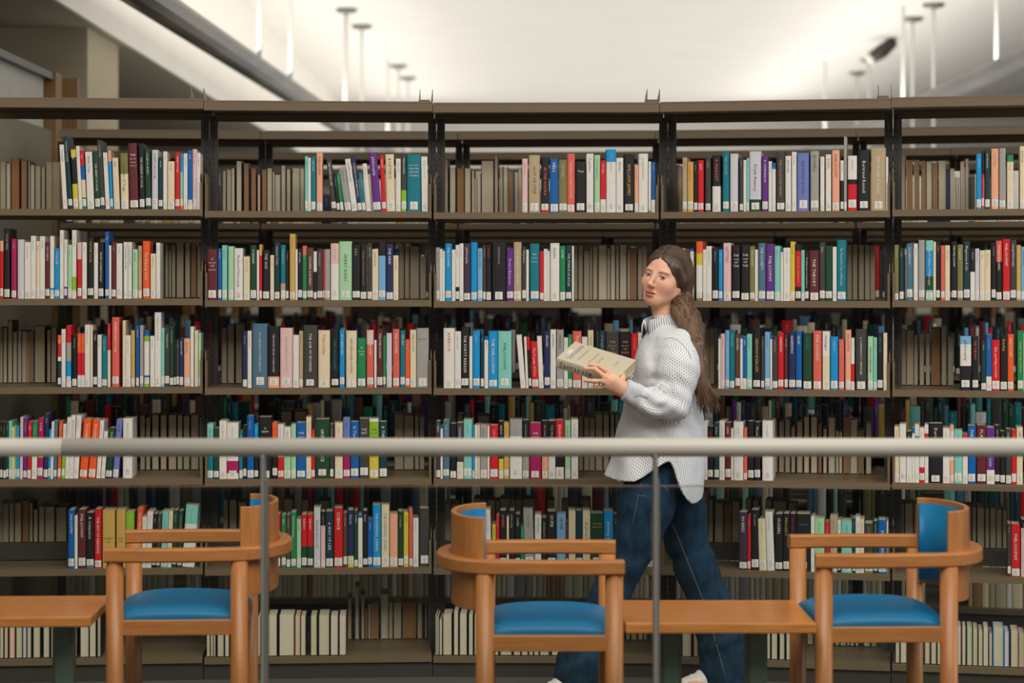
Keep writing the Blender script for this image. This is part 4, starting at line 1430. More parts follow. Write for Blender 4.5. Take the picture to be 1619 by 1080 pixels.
# left hand on the book
K = [np.array(P(x, y, D)) for x, y, D in ((963, 590, 7.395), (957, 596, 7.385), (955, 603, 7.385), (958, 610.5, 7.395))]
pc = np.array(P(971, 602, 7.395))
for kk_ in K: b.cone(kk_, wr_l + (kk_ - pc) * .45, .0105, .0155, .010)
b.cone(pc, wr_l, .020, .024, .015)
def finger(base, mid, tip, r0): b.chain([base, mid, tip], [r0, r0 * .92, r0 * .74], .004)
finger(K[0], onbook(947, 584.5, .013), onbook(932.5, 580.5, .0085), .0090)
finger(K[1], onbook(940, 589.5, .016), onbook(924, 586.5, .010), .0094)
finger(K[2], np.array(P(939, 602.5, 7.392)), np.array(P(925.5, 601.8, 7.405)), .0088)
finger(K[3], np.array(P(947, 612.5, 7.405)), np.array(P(936, 613.6, 7.42)), .0078)
b.chain([np.array(P(981, 606, 7.415)), np.array(P(984.5, 598, 7.43)), np.array(P(985, 592.5, 7.445))], [.014, .0105, .0085], .006)
# right hand under the back cover
pr = bA + bh * Lh * .62 + bw * Lw * .55 - bn * (TH + .022); b.cone(wr_r, pr, .022, .024, .015)
for q in range(4):
    k0 = pr + bw * (q - 1.5) * .019 - bh * .03; tip = k0 - bh * (.058 - .006 * abs(q - 1.3)) + bn * .010; b.chain([pr + bw * (q - 1.5) * .012, k0, (k0 + tip) / 2 - bn * .004, tip], [.012, .0095, .009, .007], .006)
b.chain([pr + bw * .02 + bh * .02, pr + bw * .055 - bh * .0, pr + bw * .07 - bh * .025], [.012, .0095, .008], .006)
V, Q = b.surf(); V = relax(V, Q, 1, .4)
rel = (V - HC) @ HM
SKIN = lin((226, 172, 142)); cols = np.tile(SKIN, (len(V), 1))
def paint(mask, c, k=1.): cols[mask] = cols[mask] * (1 - k) + np.array(lin(c)) * k
x, y, z = rel.T; face = y > .055
wgt = (.40 * np.exp(-((np.abs(x) - .038) / .016) ** 2 - ((z + .030) / .016) ** 2) * (y > .02))[:, None]; cols = cols * (1 - wgt) + np.array(lin((222, 138, 112))) * wgt   # flushed cheeks
lipz = z + .067 - 6 * x * x
paint(face & (y > .083) & (np.abs(x) < .0225) & (np.abs(lipz) < .0125 * (1 - (np.abs(x) / .0245) ** 2)), (184, 92, 82), .9)
paint(face & (y > .076) & (np.abs(x) < .015) & (np.abs(lipz - .0005) < .0022), (92, 40, 38), .9)
for s in (-1, 1):
    q = (s * x - .031); arch = .0205 - (q - .006) ** 2 * 9
    paint((y > .04) & (np.abs(q) < .020) & (np.abs(z - arch) < .0024), (120, 82, 60), .8)
ear = (np.abs(x) > .066) & (np.abs(z + .022) < .03); paint(ear, (214, 146, 120), .6)
me = mesh('person', V, Q, cols, True)
M_SKIN = attr_mat('skin', .48, noise=.05, nscale=90, spec=.4); M_SKIN.node_tree.nodes['Principled BSDF'].inputs['Subsurface Weight'].default_value = .08
M_SKIN.node_tree.nodes['Principled BSDF'].inputs['Subsurface Radius'].default_value = (.01, .004, .002)
PER = link('person', me, M_SKIN)
tag(PER, 'woman in a loose striped shirt and blue jeans walking left, looking over with a book', 'person')
# eyes
ME = {n: mat(n, c, .2 if n != 'lash' else .6, noise=.02) for n, c in (('eye_white', (232, 224, 216)), ('iris_grey_green', (92, 104, 96)), ('pupil', (14, 12, 12)), ('lash', (40, 28, 24)))}
look = np.array([-.10, -1, .01]); look /= np.linalg.norm(look)
for s in (-1, 1):
    c = hl(s * .031, .0735, .001); bm = bmesh.new(); bmesh.ops.create_uvsphere(bm, u_segments=24, v_segments=16, radius=.0118)
    lv = Vector(look); rq = Vector((0, 0, 1)).rotation_difference(lv).to_matrix()
    for f in bm.faces:
        a = f.calc_center_median().normalized().angle(Vector((0, 0, 1))); f.material_index = 2 if a < R(13) else 1 if a < R(29) else 0; f.smooth = True
    bmesh.ops.transform(bm, matrix=Matrix.Translation(c) @ rq.to_4x4(), verts=bm.verts)
    m_ = bpy.data.meshes.new('eye'); bm.to_mesh(m_); bm.free()
    for n in ('eye_white', 'iris_grey_green', 'pupil'): m_.materials.append(ME[n])
    link('eye', m_, None, PER)
    # lids: patches of a slightly larger sphere above and below the opening
    for nm, e0, e1 in (('upper_eyelid', 21, 75), ('lower_eyelid', -70, -22)):
        na, ne = 16, 8; Vl = []; Ql = []
        for j in range(ne + 1):
            for i in range(na + 1):
                az = R(-82 + 164 * i / na); t_ = j / ne; drop = 1 - (abs(i / na - .5) * 2) ** 2.2
                lo, hi = (e0, e1) if e0 > 0 else (e1, e0)
                edge = lo * drop + (-4) * (1 - drop) if e0 > 0 else lo * drop + (-6) * (1 - drop)
                el = R(edge + (hi - edge) * t_); rr_ = .0128 if e0 > 0 else .0121
                Vl.append(tuple(c + HR * rr_ * math.sin(az) * math.cos(el) + HF * rr_ * math.cos(az) * math.cos(el) + HU * rr_ * math.sin(el)))
        for j in range(ne):
            for i in range(na): Ql.append((j * (na + 1) + i, j * (na + 1) + i + 1, (j + 1) * (na + 1) + i + 1, (j + 1) * (na + 1) + i))
        link(nm, mesh(nm, Vl, Ql, [lin((216, 160, 132))] * len(Ql), True), M_SKIN, PER)
        if e0 > 0: MB().tube([Vector(v) + Vector(HF) * .0008 for v in Vl[1:na]], [.0006] + [.0013] * (na - 3) + [.0006], 6).build('eyelashes', ME['lash'], PER, smooth=True)

# ring
rp = (K[2] * .62 + np.array(P(939, 602.5, 7.392)) * .38); ax = Vector(np.array(P(939, 602.5, 7.392)) - K[2]).normalized()
q1 = ax.orthogonal().normalized(); q2 = ax.cross(q1)
MB().tube([Vector(rp) + (q1 * math.cos(a) + q2 * math.sin(a)) * .0098 for a in np.linspace(0, 2 * math.pi, 20, endpoint=False)], .0013, 6, closed=True).build('ring', mat('silver', (196, 192, 186), .25, 1, noise=.02), PER, smooth=True)
# ---------------------------------------------------------------- shirt
def shirt_mat():
    m = mat('striped_cotton', (214, 216, 220), .8, spec=.2); nt = m.node_tree; b = nt.nodes['Principled BSDF']
    at = nt.nodes.new('ShaderNodeAttribute'); at.attribute_name = 'cloth_uv'; sx = nt.nodes.new('ShaderNodeSeparateXYZ'); nt.links.new(at.outputs['Vector'], sx.inputs[0])
    def mth(op, a, bb=None):
        n = nt.nodes.new('ShaderNodeMath'); n.operation = op
        for i, v in enumerate((a, bb)):
            if v is None: continue
            if isinstance(v, (int, float)): n.inputs[i].default_value = v
            else: nt.links.new(v, n.inputs[i])
        return n.outputs[0]
    u = mth('DIVIDE', sx.outputs[0], .0072); row = mth('FLOOR', u); st = mth('LESS_THAN', mth('FRACT', u), .32)
    vv = mth('ADD', mth('DIVIDE', sx.outputs[1], .0108), mth('MULTIPLY', mth('FRACT', mth('MULTIPLY', row, .5)), 1.0)); dash = mth('LESS_THAN', mth('FRACT', vv), .56)
    solid = mth('GREATER_THAN', sx.outputs[2], .5); k = mth('MULTIPLY', st, mth('MAXIMUM', dash, solid))
    mx = nt.nodes.new('ShaderNodeMix'); mx.data_type = 'RGBA'; nt.links.new(k, mx.inputs[0])
    mx.inputs[6].default_value = (*lin((222, 222, 222)), 1); mx.inputs[7].default_value = (*lin((104, 108, 122)), 1); nt.links.new(mx.outputs[2], b.inputs['Base Color'])
    tc = nt.nodes.new('ShaderNodeTexCoord'); nz = nt.nodes.new('ShaderNodeTexNoise'); nz.inputs['Scale'].default_value = 26; nz.inputs['Detail'].default_value = 3
    mp = nt.nodes.new('ShaderNodeMapping'); mp.inputs['Scale'].default_value = (1, 1, .45); nt.links.new(tc.outputs['Object'], mp.inputs[0]); nt.links.new(mp.outputs[0], nz.inputs['Vector'])
    bp = nt.nodes.new('ShaderNodeBump'); bp.inputs['Strength'].default_value = .5; bp.inputs['Distance'].default_value = .012
    nt.links.new(nz.outputs[0], bp.inputs['Height']); nt.links.new(bp.outputs[0], b.inputs['Normal'])
    return m
M_SHIRT = shirt_mat()
def cloth_uv(me, uv):
    a = me.attributes.new('cloth_uv', 'FLOAT_VECTOR', 'POINT'); a.data.foreach_set('vector', np.asarray(uv, 'f').ravel())
def px_of(V): return CX + V[:, 0] / V[:, 1] * F, HY + (EYE - V[:, 2]) / V[:, 1] * F
S_ = Field(ar(.26, .90, .0045), ar(7.28, 8.02, .0045), ar(.70, 1.52, .0045))
# trunk: one ellipse per level, front (left) and back (right) read from the photo
LV = [(508, 1034, 1076, .075), (518, 1027, 1084, .10), (530, 1019, 1094, .155), (545, 1012, 1101, .178), (565, 1003, 1105, .188), (590, 994, 1109, .190), (615, 989, 1112, .190), (650, 984, 1113, .192), (690, 975, 1114, .200), (725, 966, 1114, .206), (757, 956, 1112, .212), (800, 948, 1109, .215)]
zz_ = np.array([EYE + (HY - l[0]) * Yc / F for l in LV])[::-1]; xa = np.array([(l[1] - CX) * Yc / F for l in LV])[::-1]; xb = np.array([(l[2] - CX) * Yc / F for l in LV])[::-1]; hy_ = np.array([l[3] for l in LV])[::-1]
sl, (X, Y, Z) = S_.sub((.2, 7.2, .6), (1, 8.1, 1.6))
fa, fb, fy = np.interp(Z, zz_, xa), np.interp(Z, zz_, xb), np.interp(Z, zz_, hy_)
cx_, rx = (fa + fb) / 2, (fb - fa) / 2
ex = 2.3
v = ((np.abs((X - cx_) / rx) ** ex + np.abs((Y - Yc) / fy) ** ex) ** (1 / ex) - 1) * np.minimum(rx, fy)
th = np.arctan2(Y - Yc, X - cx_)
low = np.clip((1.18 - Z) / .35, 0, 1)
v = v - .0055 * low * np.sin(th * 7 + Z * 5) - .0035 * np.sin(Z * 34 + th * 3 + X * 18) * np.exp(-((Z - 1.20) / .14) ** 2) - .003 * np.sin(X * 60 + Z * 22)
v = np.maximum(v, Z - 1.455)
S_.d[sl] = v.astype('f')
# sleeves
sc_l = sh_l + np.array([.0, .0, -.015])
e1 = np.array(P(1066, 640, 7.45))
S_.chain([sc_l, np.array(P(1073, 585, 7.49)), e1], [.070, .072, .060], .035)
cu_l = np.array(P(992, 617, 7.41))
S_.chain([e1 + (-.01, 0, -.005), np.array(P(1028, 637, 7.43)), cu_l], [.050, .052, .041], .02)
S_.chain([sh_r + (0, 0, -.015), el_r], [.068, .060], .035); cu_r = el_r + (wr_r - el_r) * .82
S_.chain([el_r, cu_r], [.055, .040], .02)
# creases: rings round the bent elbow and along the sleeves
sl, (X, Y, Z) = S_.sub(np.array(P(1000, 690, 7.5)) - (.1, .35, .02), np.array(P(1110, 560, 7.5)) + (.03, .1, .02))
near = np.clip((7.56 - Y) / .06, 0, 1) * np.ones_like(X + Z)
c0 = np.array(P(1040, 622, 7.43)); rr_ = np.sqrt((X - c0[0]) ** 2 + (Z - c0[2]) ** 2)
S_.d[sl] += (near * (.0036 * np.sin(rr_ * 150) * np.exp(-(rr_ / .085) ** 2) + .004 * np.sin((X * .5 + Z) * 95 + Y * 30) * np.exp(-(rr_ / .14) ** 2))).astype('f')
# cuffs end in a clean cut
for c, e in ((cu_l, wr_l + (wr_l - el_l) * .2), (cu_r, wr_r)):
    ax_ = (np.array(wr_l) - el_l) if c is cu_l else (np.array(wr_r) - el_r); ax_ = ax_ / np.linalg.norm(ax_)
    sl, (X, Y, Z) = S_.sub(c - .12, c + .12)
    q = (X - c[0]) * ax_[0] + (Y - c[1]) * ax_[1] + (Z - c[2]) * ax_[2] - .012
    rad = np.sqrt((X - c[0]) ** 2 + (Y - c[1]) ** 2 + (Z - c[2]) ** 2)
    S_.d[sl] = np.where(rad < .10, np.maximum(S_.d[sl], np.where(q > -.05, q, -.05)), S_.d[sl]).astype('f')
# hem: long front and back tails, high at the side
HX = [940, 957, 975, 998, 1014, 1028, 1042, 1052, 1058, 1064, 1071, 1080, 1088, 1097, 1106, 1114, 1130]; HYY = [752, 756, 759.5, 758, 750, 739, 730, 726, 736, 757, 774, 788, 795, 794, 789, 770, 745]
sl, (X, Y, Z) = S_.sub((.2, 7.2, .6), (1, 8.1, 1.1))
pxx = CX + X / Yc * F; hz = EYE + (HY - np.interp(pxx, HX, HYY)) * (Yc - .1) / F + 0 * Y
S_.d[sl] = np.maximum(S_.d[sl], hz - Z).astype('f')
V, Q = S_.surf(); V = relax(V, Q, 2, .45)
me = mesh('shirt', V, Q, None, True)
# cloth coordinates: round the trunk and down; on the near sleeve along the arm
def axis_t(V, pts):
    best = np.full(len(V), 9.); tt = np.zeros(len(V)); ang = np.zeros(len(V)); L0 = 0
    for a, b_ in zip(pts[:-1], pts[1:]):
        a = np.array(a); b_ = np.array(b_); ab = b_ - a; L = np.linalg.norm(ab); t = np.clip(((V - a) @ ab) / L ** 2, 0, 1); r = V - a - t[:, None] * ab; dist = np.linalg.norm(r, axis=1)
        e1_ = np.cross(ab / L, [0, 1, 0]); e1_ /= np.linalg.norm(e1_); e2_ = np.cross(ab / L, e1_); k = dist < best
        best[k] = dist[k]; tt[k] = L0 + t[k] * L; ang[k] = np.arctan2(r[k] @ e2_, r[k] @ e1_); L0 += L
    return best, tt, ang
arm = [sc_l, e1, cu_l]; da, ta, aa = axis_t(V, arm)
cxv = np.interp(V[:, 2], zz_, (xa + xb) / 2); thv = np.arctan2((V[:, 1] - Yc), (V[:, 0] - cxv) * 1.0)
rxv = np.interp(V[:, 2], zz_, (xb - xa) / 2); thv = np.arctan2((V[:, 1] - Yc) / np.interp(V[:, 2], zz_, hy_), (V[:, 0] - cxv) / rxv)
uv = np.stack([(thv % (2 * math.pi)) * .160, V[:, 2], np.zeros(len(V))], 1)
onarm = (da < .088) & (V[:, 1] < 7.50 + .02 * (V[:, 2] < 1.2)) & (ta > .02)
uv[onarm, 0] = aa[onarm] * .062; uv[onarm, 1] = ta[onarm]
cuff = onarm & (ta > np.linalg.norm(np.array(e1) - sc_l) + np.linalg.norm(cu_l - np.array(e1)) - .045); uv[cuff, 2] = 1
cloth_uv(me, uv)
SHI = link('shirt', me, M_SHIRT, PER); SHI['label'] = 'loose white shirt with fine blue grey dashes'
# collar: a standing band turned down outside, open at the throat
def collar():
    axis = np.array([-.24, -.06, 1.]); axis = axis / np.linalg.norm(axis)
    e1_ = np.array([-1, -.42, 0.]); e1_ -= axis * (e1_ @ axis); e1_ /= np.linalg.norm(e1_); e2_ = np.cross(axis, e1_)
    base = np.array(P(1053, 516, Yc)); V = []; Q = []; n = 36; rows = []
    for k in range(n + 1):
        a = R(16) + (2 * math.pi - R(32)) * k / n; s = abs(math.cos(a / 2))          # 1 at the throat
        d = e1_ * math.cos(a) + e2_ * math.sin(a); fr = max(0, math.cos(a))
        el = 1 + .18 * fr
        prof = [(.066, -.012), (.061, .022), (.0605, .044 - .004 * fr), (.0665, .047 - .004 * fr), (.0760, .026), (.0870, -.004 - .016 * fr), (.0845, -.006 - .016 * fr), (.0705, .028)]
        rows.append([base + d * r * el + axis * h for r, h in prof])
    m = len(rows[0]); V = [p for r in rows for p in r]
    for k in range(n):
        for j in range(m): Q.append((k * m + j, k * m + (j + 1) % m, (k + 1) * m + (j + 1) % m, (k + 1) * m + j))
    Q += [tuple(range(m)), tuple(range(n * m, n * m + m))[::-1]]
    me = mesh('collar', [tuple(p) for p in V], Q, None, True)
    bm = bmesh.new(); bm.from_mesh(me); bmesh.ops.recalc_face_normals(bm, faces=bm.faces); bm.to_mesh(me); bm.free()
    cloth_uv(me, [((k // m) * .0105, 0, 1) for k in range(len(V))]); return link('collar', me, M_SHIRT, SHI)
collar()
M_BTN = mat('pearl_button', (206, 200, 190), .3, noise=.03); M_SEAM = mat('seam_thread', (150, 152, 160), .8, noise=.05)
# front placket edge
dep = BV = None
from mathutils.bvhtree import BVHTree
tree = BVHTree.FromPolygons([tuple(v) for v in V], [tuple(q) for q in Q])
def cast(px, py, lift=.001):
    o = Vector((0, 0, EYE)); d = Vector(((px - CX) / F, 1, (HY - py) / F)).normalized(); h = tree.ray_cast(o, d)
    return (h[0] - d * lift) if h[0] is not None else None
def seam(pts, rad, name, m, par):
    q = [cast(*p) for p in pts]; q = [a for a in q if a is not None]
    if len(q) > 1: return MB().tube(q, rad, 5).build(name, m, par, smooth=True)
seam([(1023, 524), (1018, 532), (1013, 541), (1007, 551), (1001, 561), (997, 569)], .0022, 'placket_edge', M_SEAM, SHI)
seam([(1050, 536), (1060, 534), (1070, 537), (1080, 545), (1088, 556), (1093, 568)], .0012, 'shoulder_seam', M_SEAM, SHI)
seam([(1003, 628), (1012, 624), (1024, 629)], .0014, 'sleeve_placket', M_SEAM, SHI)
# ---------------------------------------------------------------- jeans
def denim():
    m = mat('blue_denim', (25, 57, 80), .85, noise=.4, nscale=34, col2=(18, 38, 54), spec=.2, stretch=(1, 1, .5), detail=6); nt = m.node_tree; b = nt.nodes['Principled BSDF']
    tc = nt.nodes.new('ShaderNodeTexCoord'); nz = nt.nodes.new('ShaderNodeTexNoise'); nz.inputs['Scale'].default_value = 30; nz.inputs['Detail'].default_value = 4
    bp = nt.nodes.new('ShaderNodeBump'); bp.inputs['Strength'].default_value = .5; bp.inputs['Distance'].default_value = .008
    nt.links.new(tc.outputs['Object'], nz.inputs['Vector']); nt.links.new(nz.outputs[0], bp.inputs['Height']); nt.links.new(bp.outputs[0], b.inputs['Normal']); return m
M_DENIM = denim()
J = Field(ar(.05, 1.02, .005), ar(7.36, 8.06, .005), ar(.02, 1.02, .005))
J.ell(np.array(P(1052, 732, 7.69)), (.122, .170, .13), None, .05)
def legs(pts, rad): J.chain([np.array(P(*p)) for p in pts], [r / F * p[2] for r, p in zip(rad, pts)], .03)
legs([(1030, 765, 7.60), (1022, 800, 7.585), (1008, 850, 7.57), (990, 893, 7.565), (966, 940, 7.575), (943, 990, 7.585), (920, 1046, 7.59), (912, 1066, 7.59)], [43, 43, 35, 28, 29, 32, 36, 37])
legs([(1068, 770, 7.77), (1076, 810, 7.78), (1084, 850, 7.79), (1101, 900, 7.80), (1125, 960, 7.82), (1140, 1010, 7.83), (1146, 1060, 7.84), (1148, 1082, 7.84)], [40, 39, 33, 32, 32, 36, 38, 39])
sl, (X, Y, Z) = J.sub((0, 7.3, 0), (1.1, 8.1, 1.1))
J.d[sl] += (.004 * np.sin((Z * 1.0 - X * .5) * 70 + Y * 12) * (np.exp(-((Z - .53) / .07) ** 2) + np.exp(-((Z - .22) / .09) ** 2)) + .003 * np.sin((Z + X * 1.2) * 55 + Y * 9) * np.exp(-((Z - .82) / .08) ** 2)).astype('f')
# slanted cuffs
leg1 = Y < 7.70; cutz = np.where(leg1, EYE + (HY - 1078) * 7.59 / F - (X - P(912, 0, 7.59).x) * -.05, EYE + (HY - 1092) * 7.84 / F + 0 * X)
J.d[sl] = np.maximum(J.d[sl], cutz + 0 * (X + Y + Z) - Z).astype('f')
V, Q = J.surf(); V = relax(V, Q, 2, .45)
JE = link('jeans', mesh('jeans', V, Q, None, True), M_DENIM, PER); JE['label'] = 'dark blue straight jeans'
tree = BVHTree.FromPolygons([tuple(v) for v in V], [tuple(q) for q in Q])
M_STITCH = mat('jeans_stitching', (124, 120, 110), .8, noise=.05)
seam([(1064 + (y - 830) * .40 - max(0, y - 960) * .12, y) for y in range(830, 1078, 12)], .0012, 'inseam', M_STITCH, JE)
seam([(1013, 764), (1009, 785), (1004, 810), (999, 835)], .0011, 'side_seam', M_STITCH, JE)
seam([(1048, 766), (1056, 776), (1068, 781)], .0011, 'pocket_seam', M_STITCH, JE)
seam([(1003, 781), (1012, 784), (1021, 784)], .0010, 'pocket_seam', M_STITCH, JE)
# ---------------------------------------------------------------- shoes
M_SHOE = mat('white_trainer_leather', (226, 214, 204), .5, noise=.05, nscale=60, bump=.05); M_SOLE = mat('white_rubber_sole', (232, 226, 218), .6, noise=.04)
M_LACE = mat('shoe_lace', (240, 236, 230), .8, noise=.03)
def shoe(heel, toe, lift, nm):
    heel = np.array(heel); toe = np.array(toe); d = toe - heel; L = np.linalg.norm(d); d = d / L; up = np.array([0, 0, 1.]) - d * d[2]; up /= np.linalg.norm(up); sd = np.cross(d, up)
    f = Field(ar(min(heel[0], toe[0]) - .1, max(heel[0], toe[0]) + .1, .004), ar(min(heel[1], toe[1]) - .1, max(heel[1], toe[1]) + .1, .004), ar(-.02, .26, .004))
    q = lambda a, b_, c: heel + d * a + up * b_ + sd * c
    f.cone(q(.01, .045, 0), q(.10, .05, 0), .036, .040, .03); f.cone(q(.10, .05, 0), q(L - .035, .026, 0), .042, .030, .03); f.cone(q(.02, .05, 0), q(.035, .10, 0), .036, .036, .03)
    f.ell(q(L - .05, .026, .0), (.046, .042, .030), None, .03)
    sl, (X, Y, Z) = f.sub((-9, 0, -9), (9, 99, 9)); h = (X - heel[0]) * up[0] + (Y - heel[1]) * up[1] + (Z - heel[2]) * up[2]
    f.d[sl] = np.maximum(f.d[sl], -h).astype('f')
    Vs, Qs = f.surf(); Vs = relax(Vs, Qs, 2, .4)
    o = link('shoe', mesh('shoe', Vs, Qs, None, True), M_SHOE, PER); o['label'] = nm
    m = MB(); out = []
    for k in range(24):
        a = 2 * math.pi * k / 24; ca, sa = math.cos(a), math.sin(a); out.append((L / 2 - .005 + (L / 2 + .012) * ca, (.036 + .010 * (ca > 0) * ca) * sa))
    lo = [q(a, -.006, c) for a, c in out]; hi = [q(a, .018, c) for a, c in out]
    m.add(lo + hi, [tuple(range(24))[::-1], tuple(range(24, 48))] + [(k, (k + 1) % 24, 24 + (k + 1) % 24, 24 + k) for k in range(24)]); m.build('sole', M_SOLE, o)
    for k in range(4):
        a = .11 + k * .026; hh = .093 - k * .0125
        MB().tube([q(a, hh - .010, -.026), q(a + .004, hh, -.010), q(a + .006, hh + .001, .008), q(a + .008, hh - .012, .026)], .0032, 6).build('lace', M_LACE, o, smooth=True)
shoe((P(930, 0, 7.58).x, 7.585, .030), (P(847, 0, 7.55).x, 7.545, .012), 0, 'white trainer on the leading foot')
shoe((P(1160, 0, 7.84).x, 7.845, .010), (P(1073, 0, 7.80).x, 7.80, .008), 0, 'white trainer on the rear foot')
# ---------------------------------------------------------------- hair
rh = random.Random(3)
Hf = Field(ar(.42, .90, .003), ar(7.42, 7.86, .003), ar(1.08, 1.76, .003))
Hf.ell(hl(0, -.020, .036), (.083, .103, .095), HM, .01)
Hf.cone(hl(.062, -.035, .02), hl(.060, -.060, -.085), .034, .036, .03); Hf.cone(hl(-.060, -.04, .02), hl(-.058, -.065, -.07), .030, .032, .03)
Hf.cone(hl(0, -.07, .0), hl(0, -.085, -.11), .055, .05, .04)
# clear the face; the hair line runs from the temples up to the parting
Hf.ell(hl(0, .098, -.040), (.070, .098, .110), HM, .008, carve=True)
Hf.ell(hl(.050, .050, -.055), (.022, .052, .060), HM, .012, carve=True)
Hf.chain([np.array(hl(.062, .034, .050)), np.array(hl(.0745, .004, .004)), np.array(hl(.073, -.030, -.036))], [.014, .0135, .018], .016)
main = [hl(.030, -.075, -.06), P(1090, 505, 7.62), P(1098, 545, 7.53), P(1103, 585, 7.50), P(1110, 610, 7.50), P(1120, 636, 7.50)]
Hf.chain([np.array(p) for p in main], [.046, .037, .029, .023, .024, .010], .03)
Hf.chain([np.array(hl(.058, -.03, -.055)), np.array(P(1071, 492, 7.60)), np.array(P(1082, 512, 7.57)), np.array(P(1094, 540, 7.52))], [.026, .022, .020, .020], .02)
Hf.chain([np.array(hl(-.03, -.085, -.10)), np.array(P(1098, 520, 7.74)), np.array(P(1106, 570, 7.72)), np.array(P(1112, 605, 7.66))], [.045, .035, .025, .015], .03)
sl, (X, Y, Z) = Hf.sub((.3, 7.3, 1.0), (1, 8, 1.8))
lx = (X - HC[0]) * HR[0] + (Y - HC[1]) * HR[1] + (Z - HC[2]) * HR[2]; ly = (X - HC[0]) * HF[0] + (Y - HC[1]) * HF[1] + (Z - HC[2]) * HF[2]; lz = (X - HC[0]) * HU[0] + (Y - HC[1]) * HU[1] + (Z - HC[2]) * HU[2]
Hf.d[sl] += (.004 * np.exp(-(lx / .004) ** 2) * (lz > .05) * (ly > -.06) + .0007 * np.sin(lx * 420 + ly * 60 + np.sin(Z * 22) * 2.2)).astype('f')
V, Q = Hf.surf(); V = relax(V, Q, 1, .4)
ctr = V; rel = (ctr - HC) @ HM
sv = np.sin(rel[:, 0] * 330 + rel[:, 1] * 190 + np.sin(ctr[:, 2] * 30) * 2.5 + np.sin(ctr[:, 0] * 45)) * .5 + np.sin(rel[:, 0] * 900 + rel[:, 1] * 500 + np.sin(ctr[:, 2] * 26) * 3) * .5
ends = np.clip((1.48 - ctr[:, 2]) / .3, 0, 1)[:, None]
base = np.array(lin((70, 50, 36))) * (1 - ends) + np.array(lin((104, 76, 54))) * ends
cols = base * (1 + .35 * sv[:, None])
M_HAIR = attr_mat('brown_hair', .42, bump=.25, nscale=70, noise=.25, spec=.5, stretch=(3, 3, .25))
HA = link('hair', mesh('hair', V, Q, cols, True), M_HAIR, PER); HA['label'] = 'long brown hair parted in the middle'
# loose strands following the fall of the hair
m = MB(); st = []
def catmull(pts, n=5):
    pts = [np.array(p, 'd') for p in pts]; pts = [2 * pts[0] - pts[1]] + pts + [2 * pts[-1] - pts[-2]]; o = []
    for i in range(1, len(pts) - 2):
        for t_ in np.linspace(0, 1, n, endpoint=False):
            a_, b_, c_, d_ = pts[i - 1:i + 3]; o.append(.5 * (2 * b_ + (c_ - a_) * t_ + (2 * a_ - 5 * b_ + 4 * c_ - d_) * t_ ** 2 + (3 * b_ - a_ - 3 * c_ + d_) * t_ ** 3))
    return o + [pts[-2]]
tree = BVHTree.FromPolygons([tuple(v) for v in V], [tuple(q) for q in Q])
def lay(q, lift=.0008, free=0):
    """settle a strand on the hair; the last `free` points hang loose"""
    o = []
    for i, p in enumerate(q):
        if i >= len(q) - free: o.append(Vector(p)); continue
        n = tree.find_nearest(Vector(p)); o.append(n[0] + n[1] * lift)
    k = len(o) - free
    for _ in range(4):
        o = [o[0]] + [(o[i - 1] + o[i] * 2 + o[i + 1]) / 4 for i in range(1, len(o) - 1)] + [o[-1]]
        for i in range(k):
            n = tree.find_nearest(o[i]); o[i] = n[0] + n[1] * (lift + rh.random() * .0008)
    return o
def strand(q, r0, g, c0, free=0):
    q = lay(q, free=free); n_ = len(q); m.tube(q, [r0 * (1 - .55 * i / n_) for i in range(n_)], 4, tuple(x * g for x in c0))
rmain = [.054, .046, .032, .025, .026, .026]
for k in range(330):
    a = rh.uniform(-.9, 3.4); pts = []; cut = rh.choice((6, 6, 6, 6, 5)); wob = rh.gauss(0, .004)
    for i, ((p, r_)) in enumerate(list(zip(main, rmain))[:cut]):
        aa = a + .35 * math.sin(i * 1.3 + k); pts.append(np.array(p) + np.array([math.cos(aa), -abs(math.sin(aa)), 0]) * r_ + np.array([wob * math.sin(i), 0, 0]))
    if cut == 6: pts[-1] = pts[-1] + np.array([rh.uniform(-.014, .022), 0, -rh.uniform(-.02, .045)])
    t_ = rh.random(); c0 = np.array(lin((66, 46, 33))) * (1 - t_) + np.array(lin((132, 98, 70))) * t_
    strand(catmull(pts, 4), .0017, rh.uniform(.7, 1.25), c0, 4 if cut == 6 else 0)
for k in range(230):       # from the parting over the side of the head and back behind the ear
    s = 1 if k < 160 else -1; y0 = rh.uniform(-.085, .070); pts = []
    for x_, z_, t_ in ((.003, .135, 0), (.035, .127, .2), (.066, .100, .45), (.085, .055, .7), (.088, .005, .88), (.080, -.045, 1)):
        pts.append(hl(s * x_, y0 * (1 - t_) + (-.045 + .35 * y0) * t_ - .006 * math.sin(t_ * 3), z_ - .05 * (y0 > .02) * (1 - t_) * (y0 - .02) / .05))
    if s > 0:
        d_ = np.array([rh.gauss(0, .012), rh.gauss(0, .010), 0]); pts += [hl(.072, -.066, -.092) + d_ * .7, np.array(P(1091, 503, 7.575)) + d_, np.array(P(1098, 540, 7.52)) + d_, np.array(P(1102, 575, 7.49)) + d_]
    t_ = rh.random() ** 1.6; c0 = np.array(lin((56, 40, 29))) * (1 - t_) + np.array(lin((118, 86, 60))) * t_
    strand(catmull(pts, 4), .0014, rh.uniform(.7, 1.2), c0)
for k in range(80):        # locks from behind the ear over the shoulder
    pts = [hl(.066, -.03, -.03), hl(.064, -.045, -.075), P(1070, 492, 7.585), P(1080, 512, 7.555), P(1093, 540, 7.51), P(1101, 575, 7.485), P(1106, 600, 7.485)]
    d_ = np.array([rh.gauss(0, .009), rh.gauss(0, .006), rh.gauss(0, .006)]); t_ = rh.random()
    strand(catmull([np.array(p) + d_ * (.5 + .12 * i) for i, p in enumerate(pts)], 4), .0016, rh.uniform(.7, 1.2), np.array(lin((70, 50, 36))) * (1 - t_) + np.array(lin((140, 104, 74))) * t_)
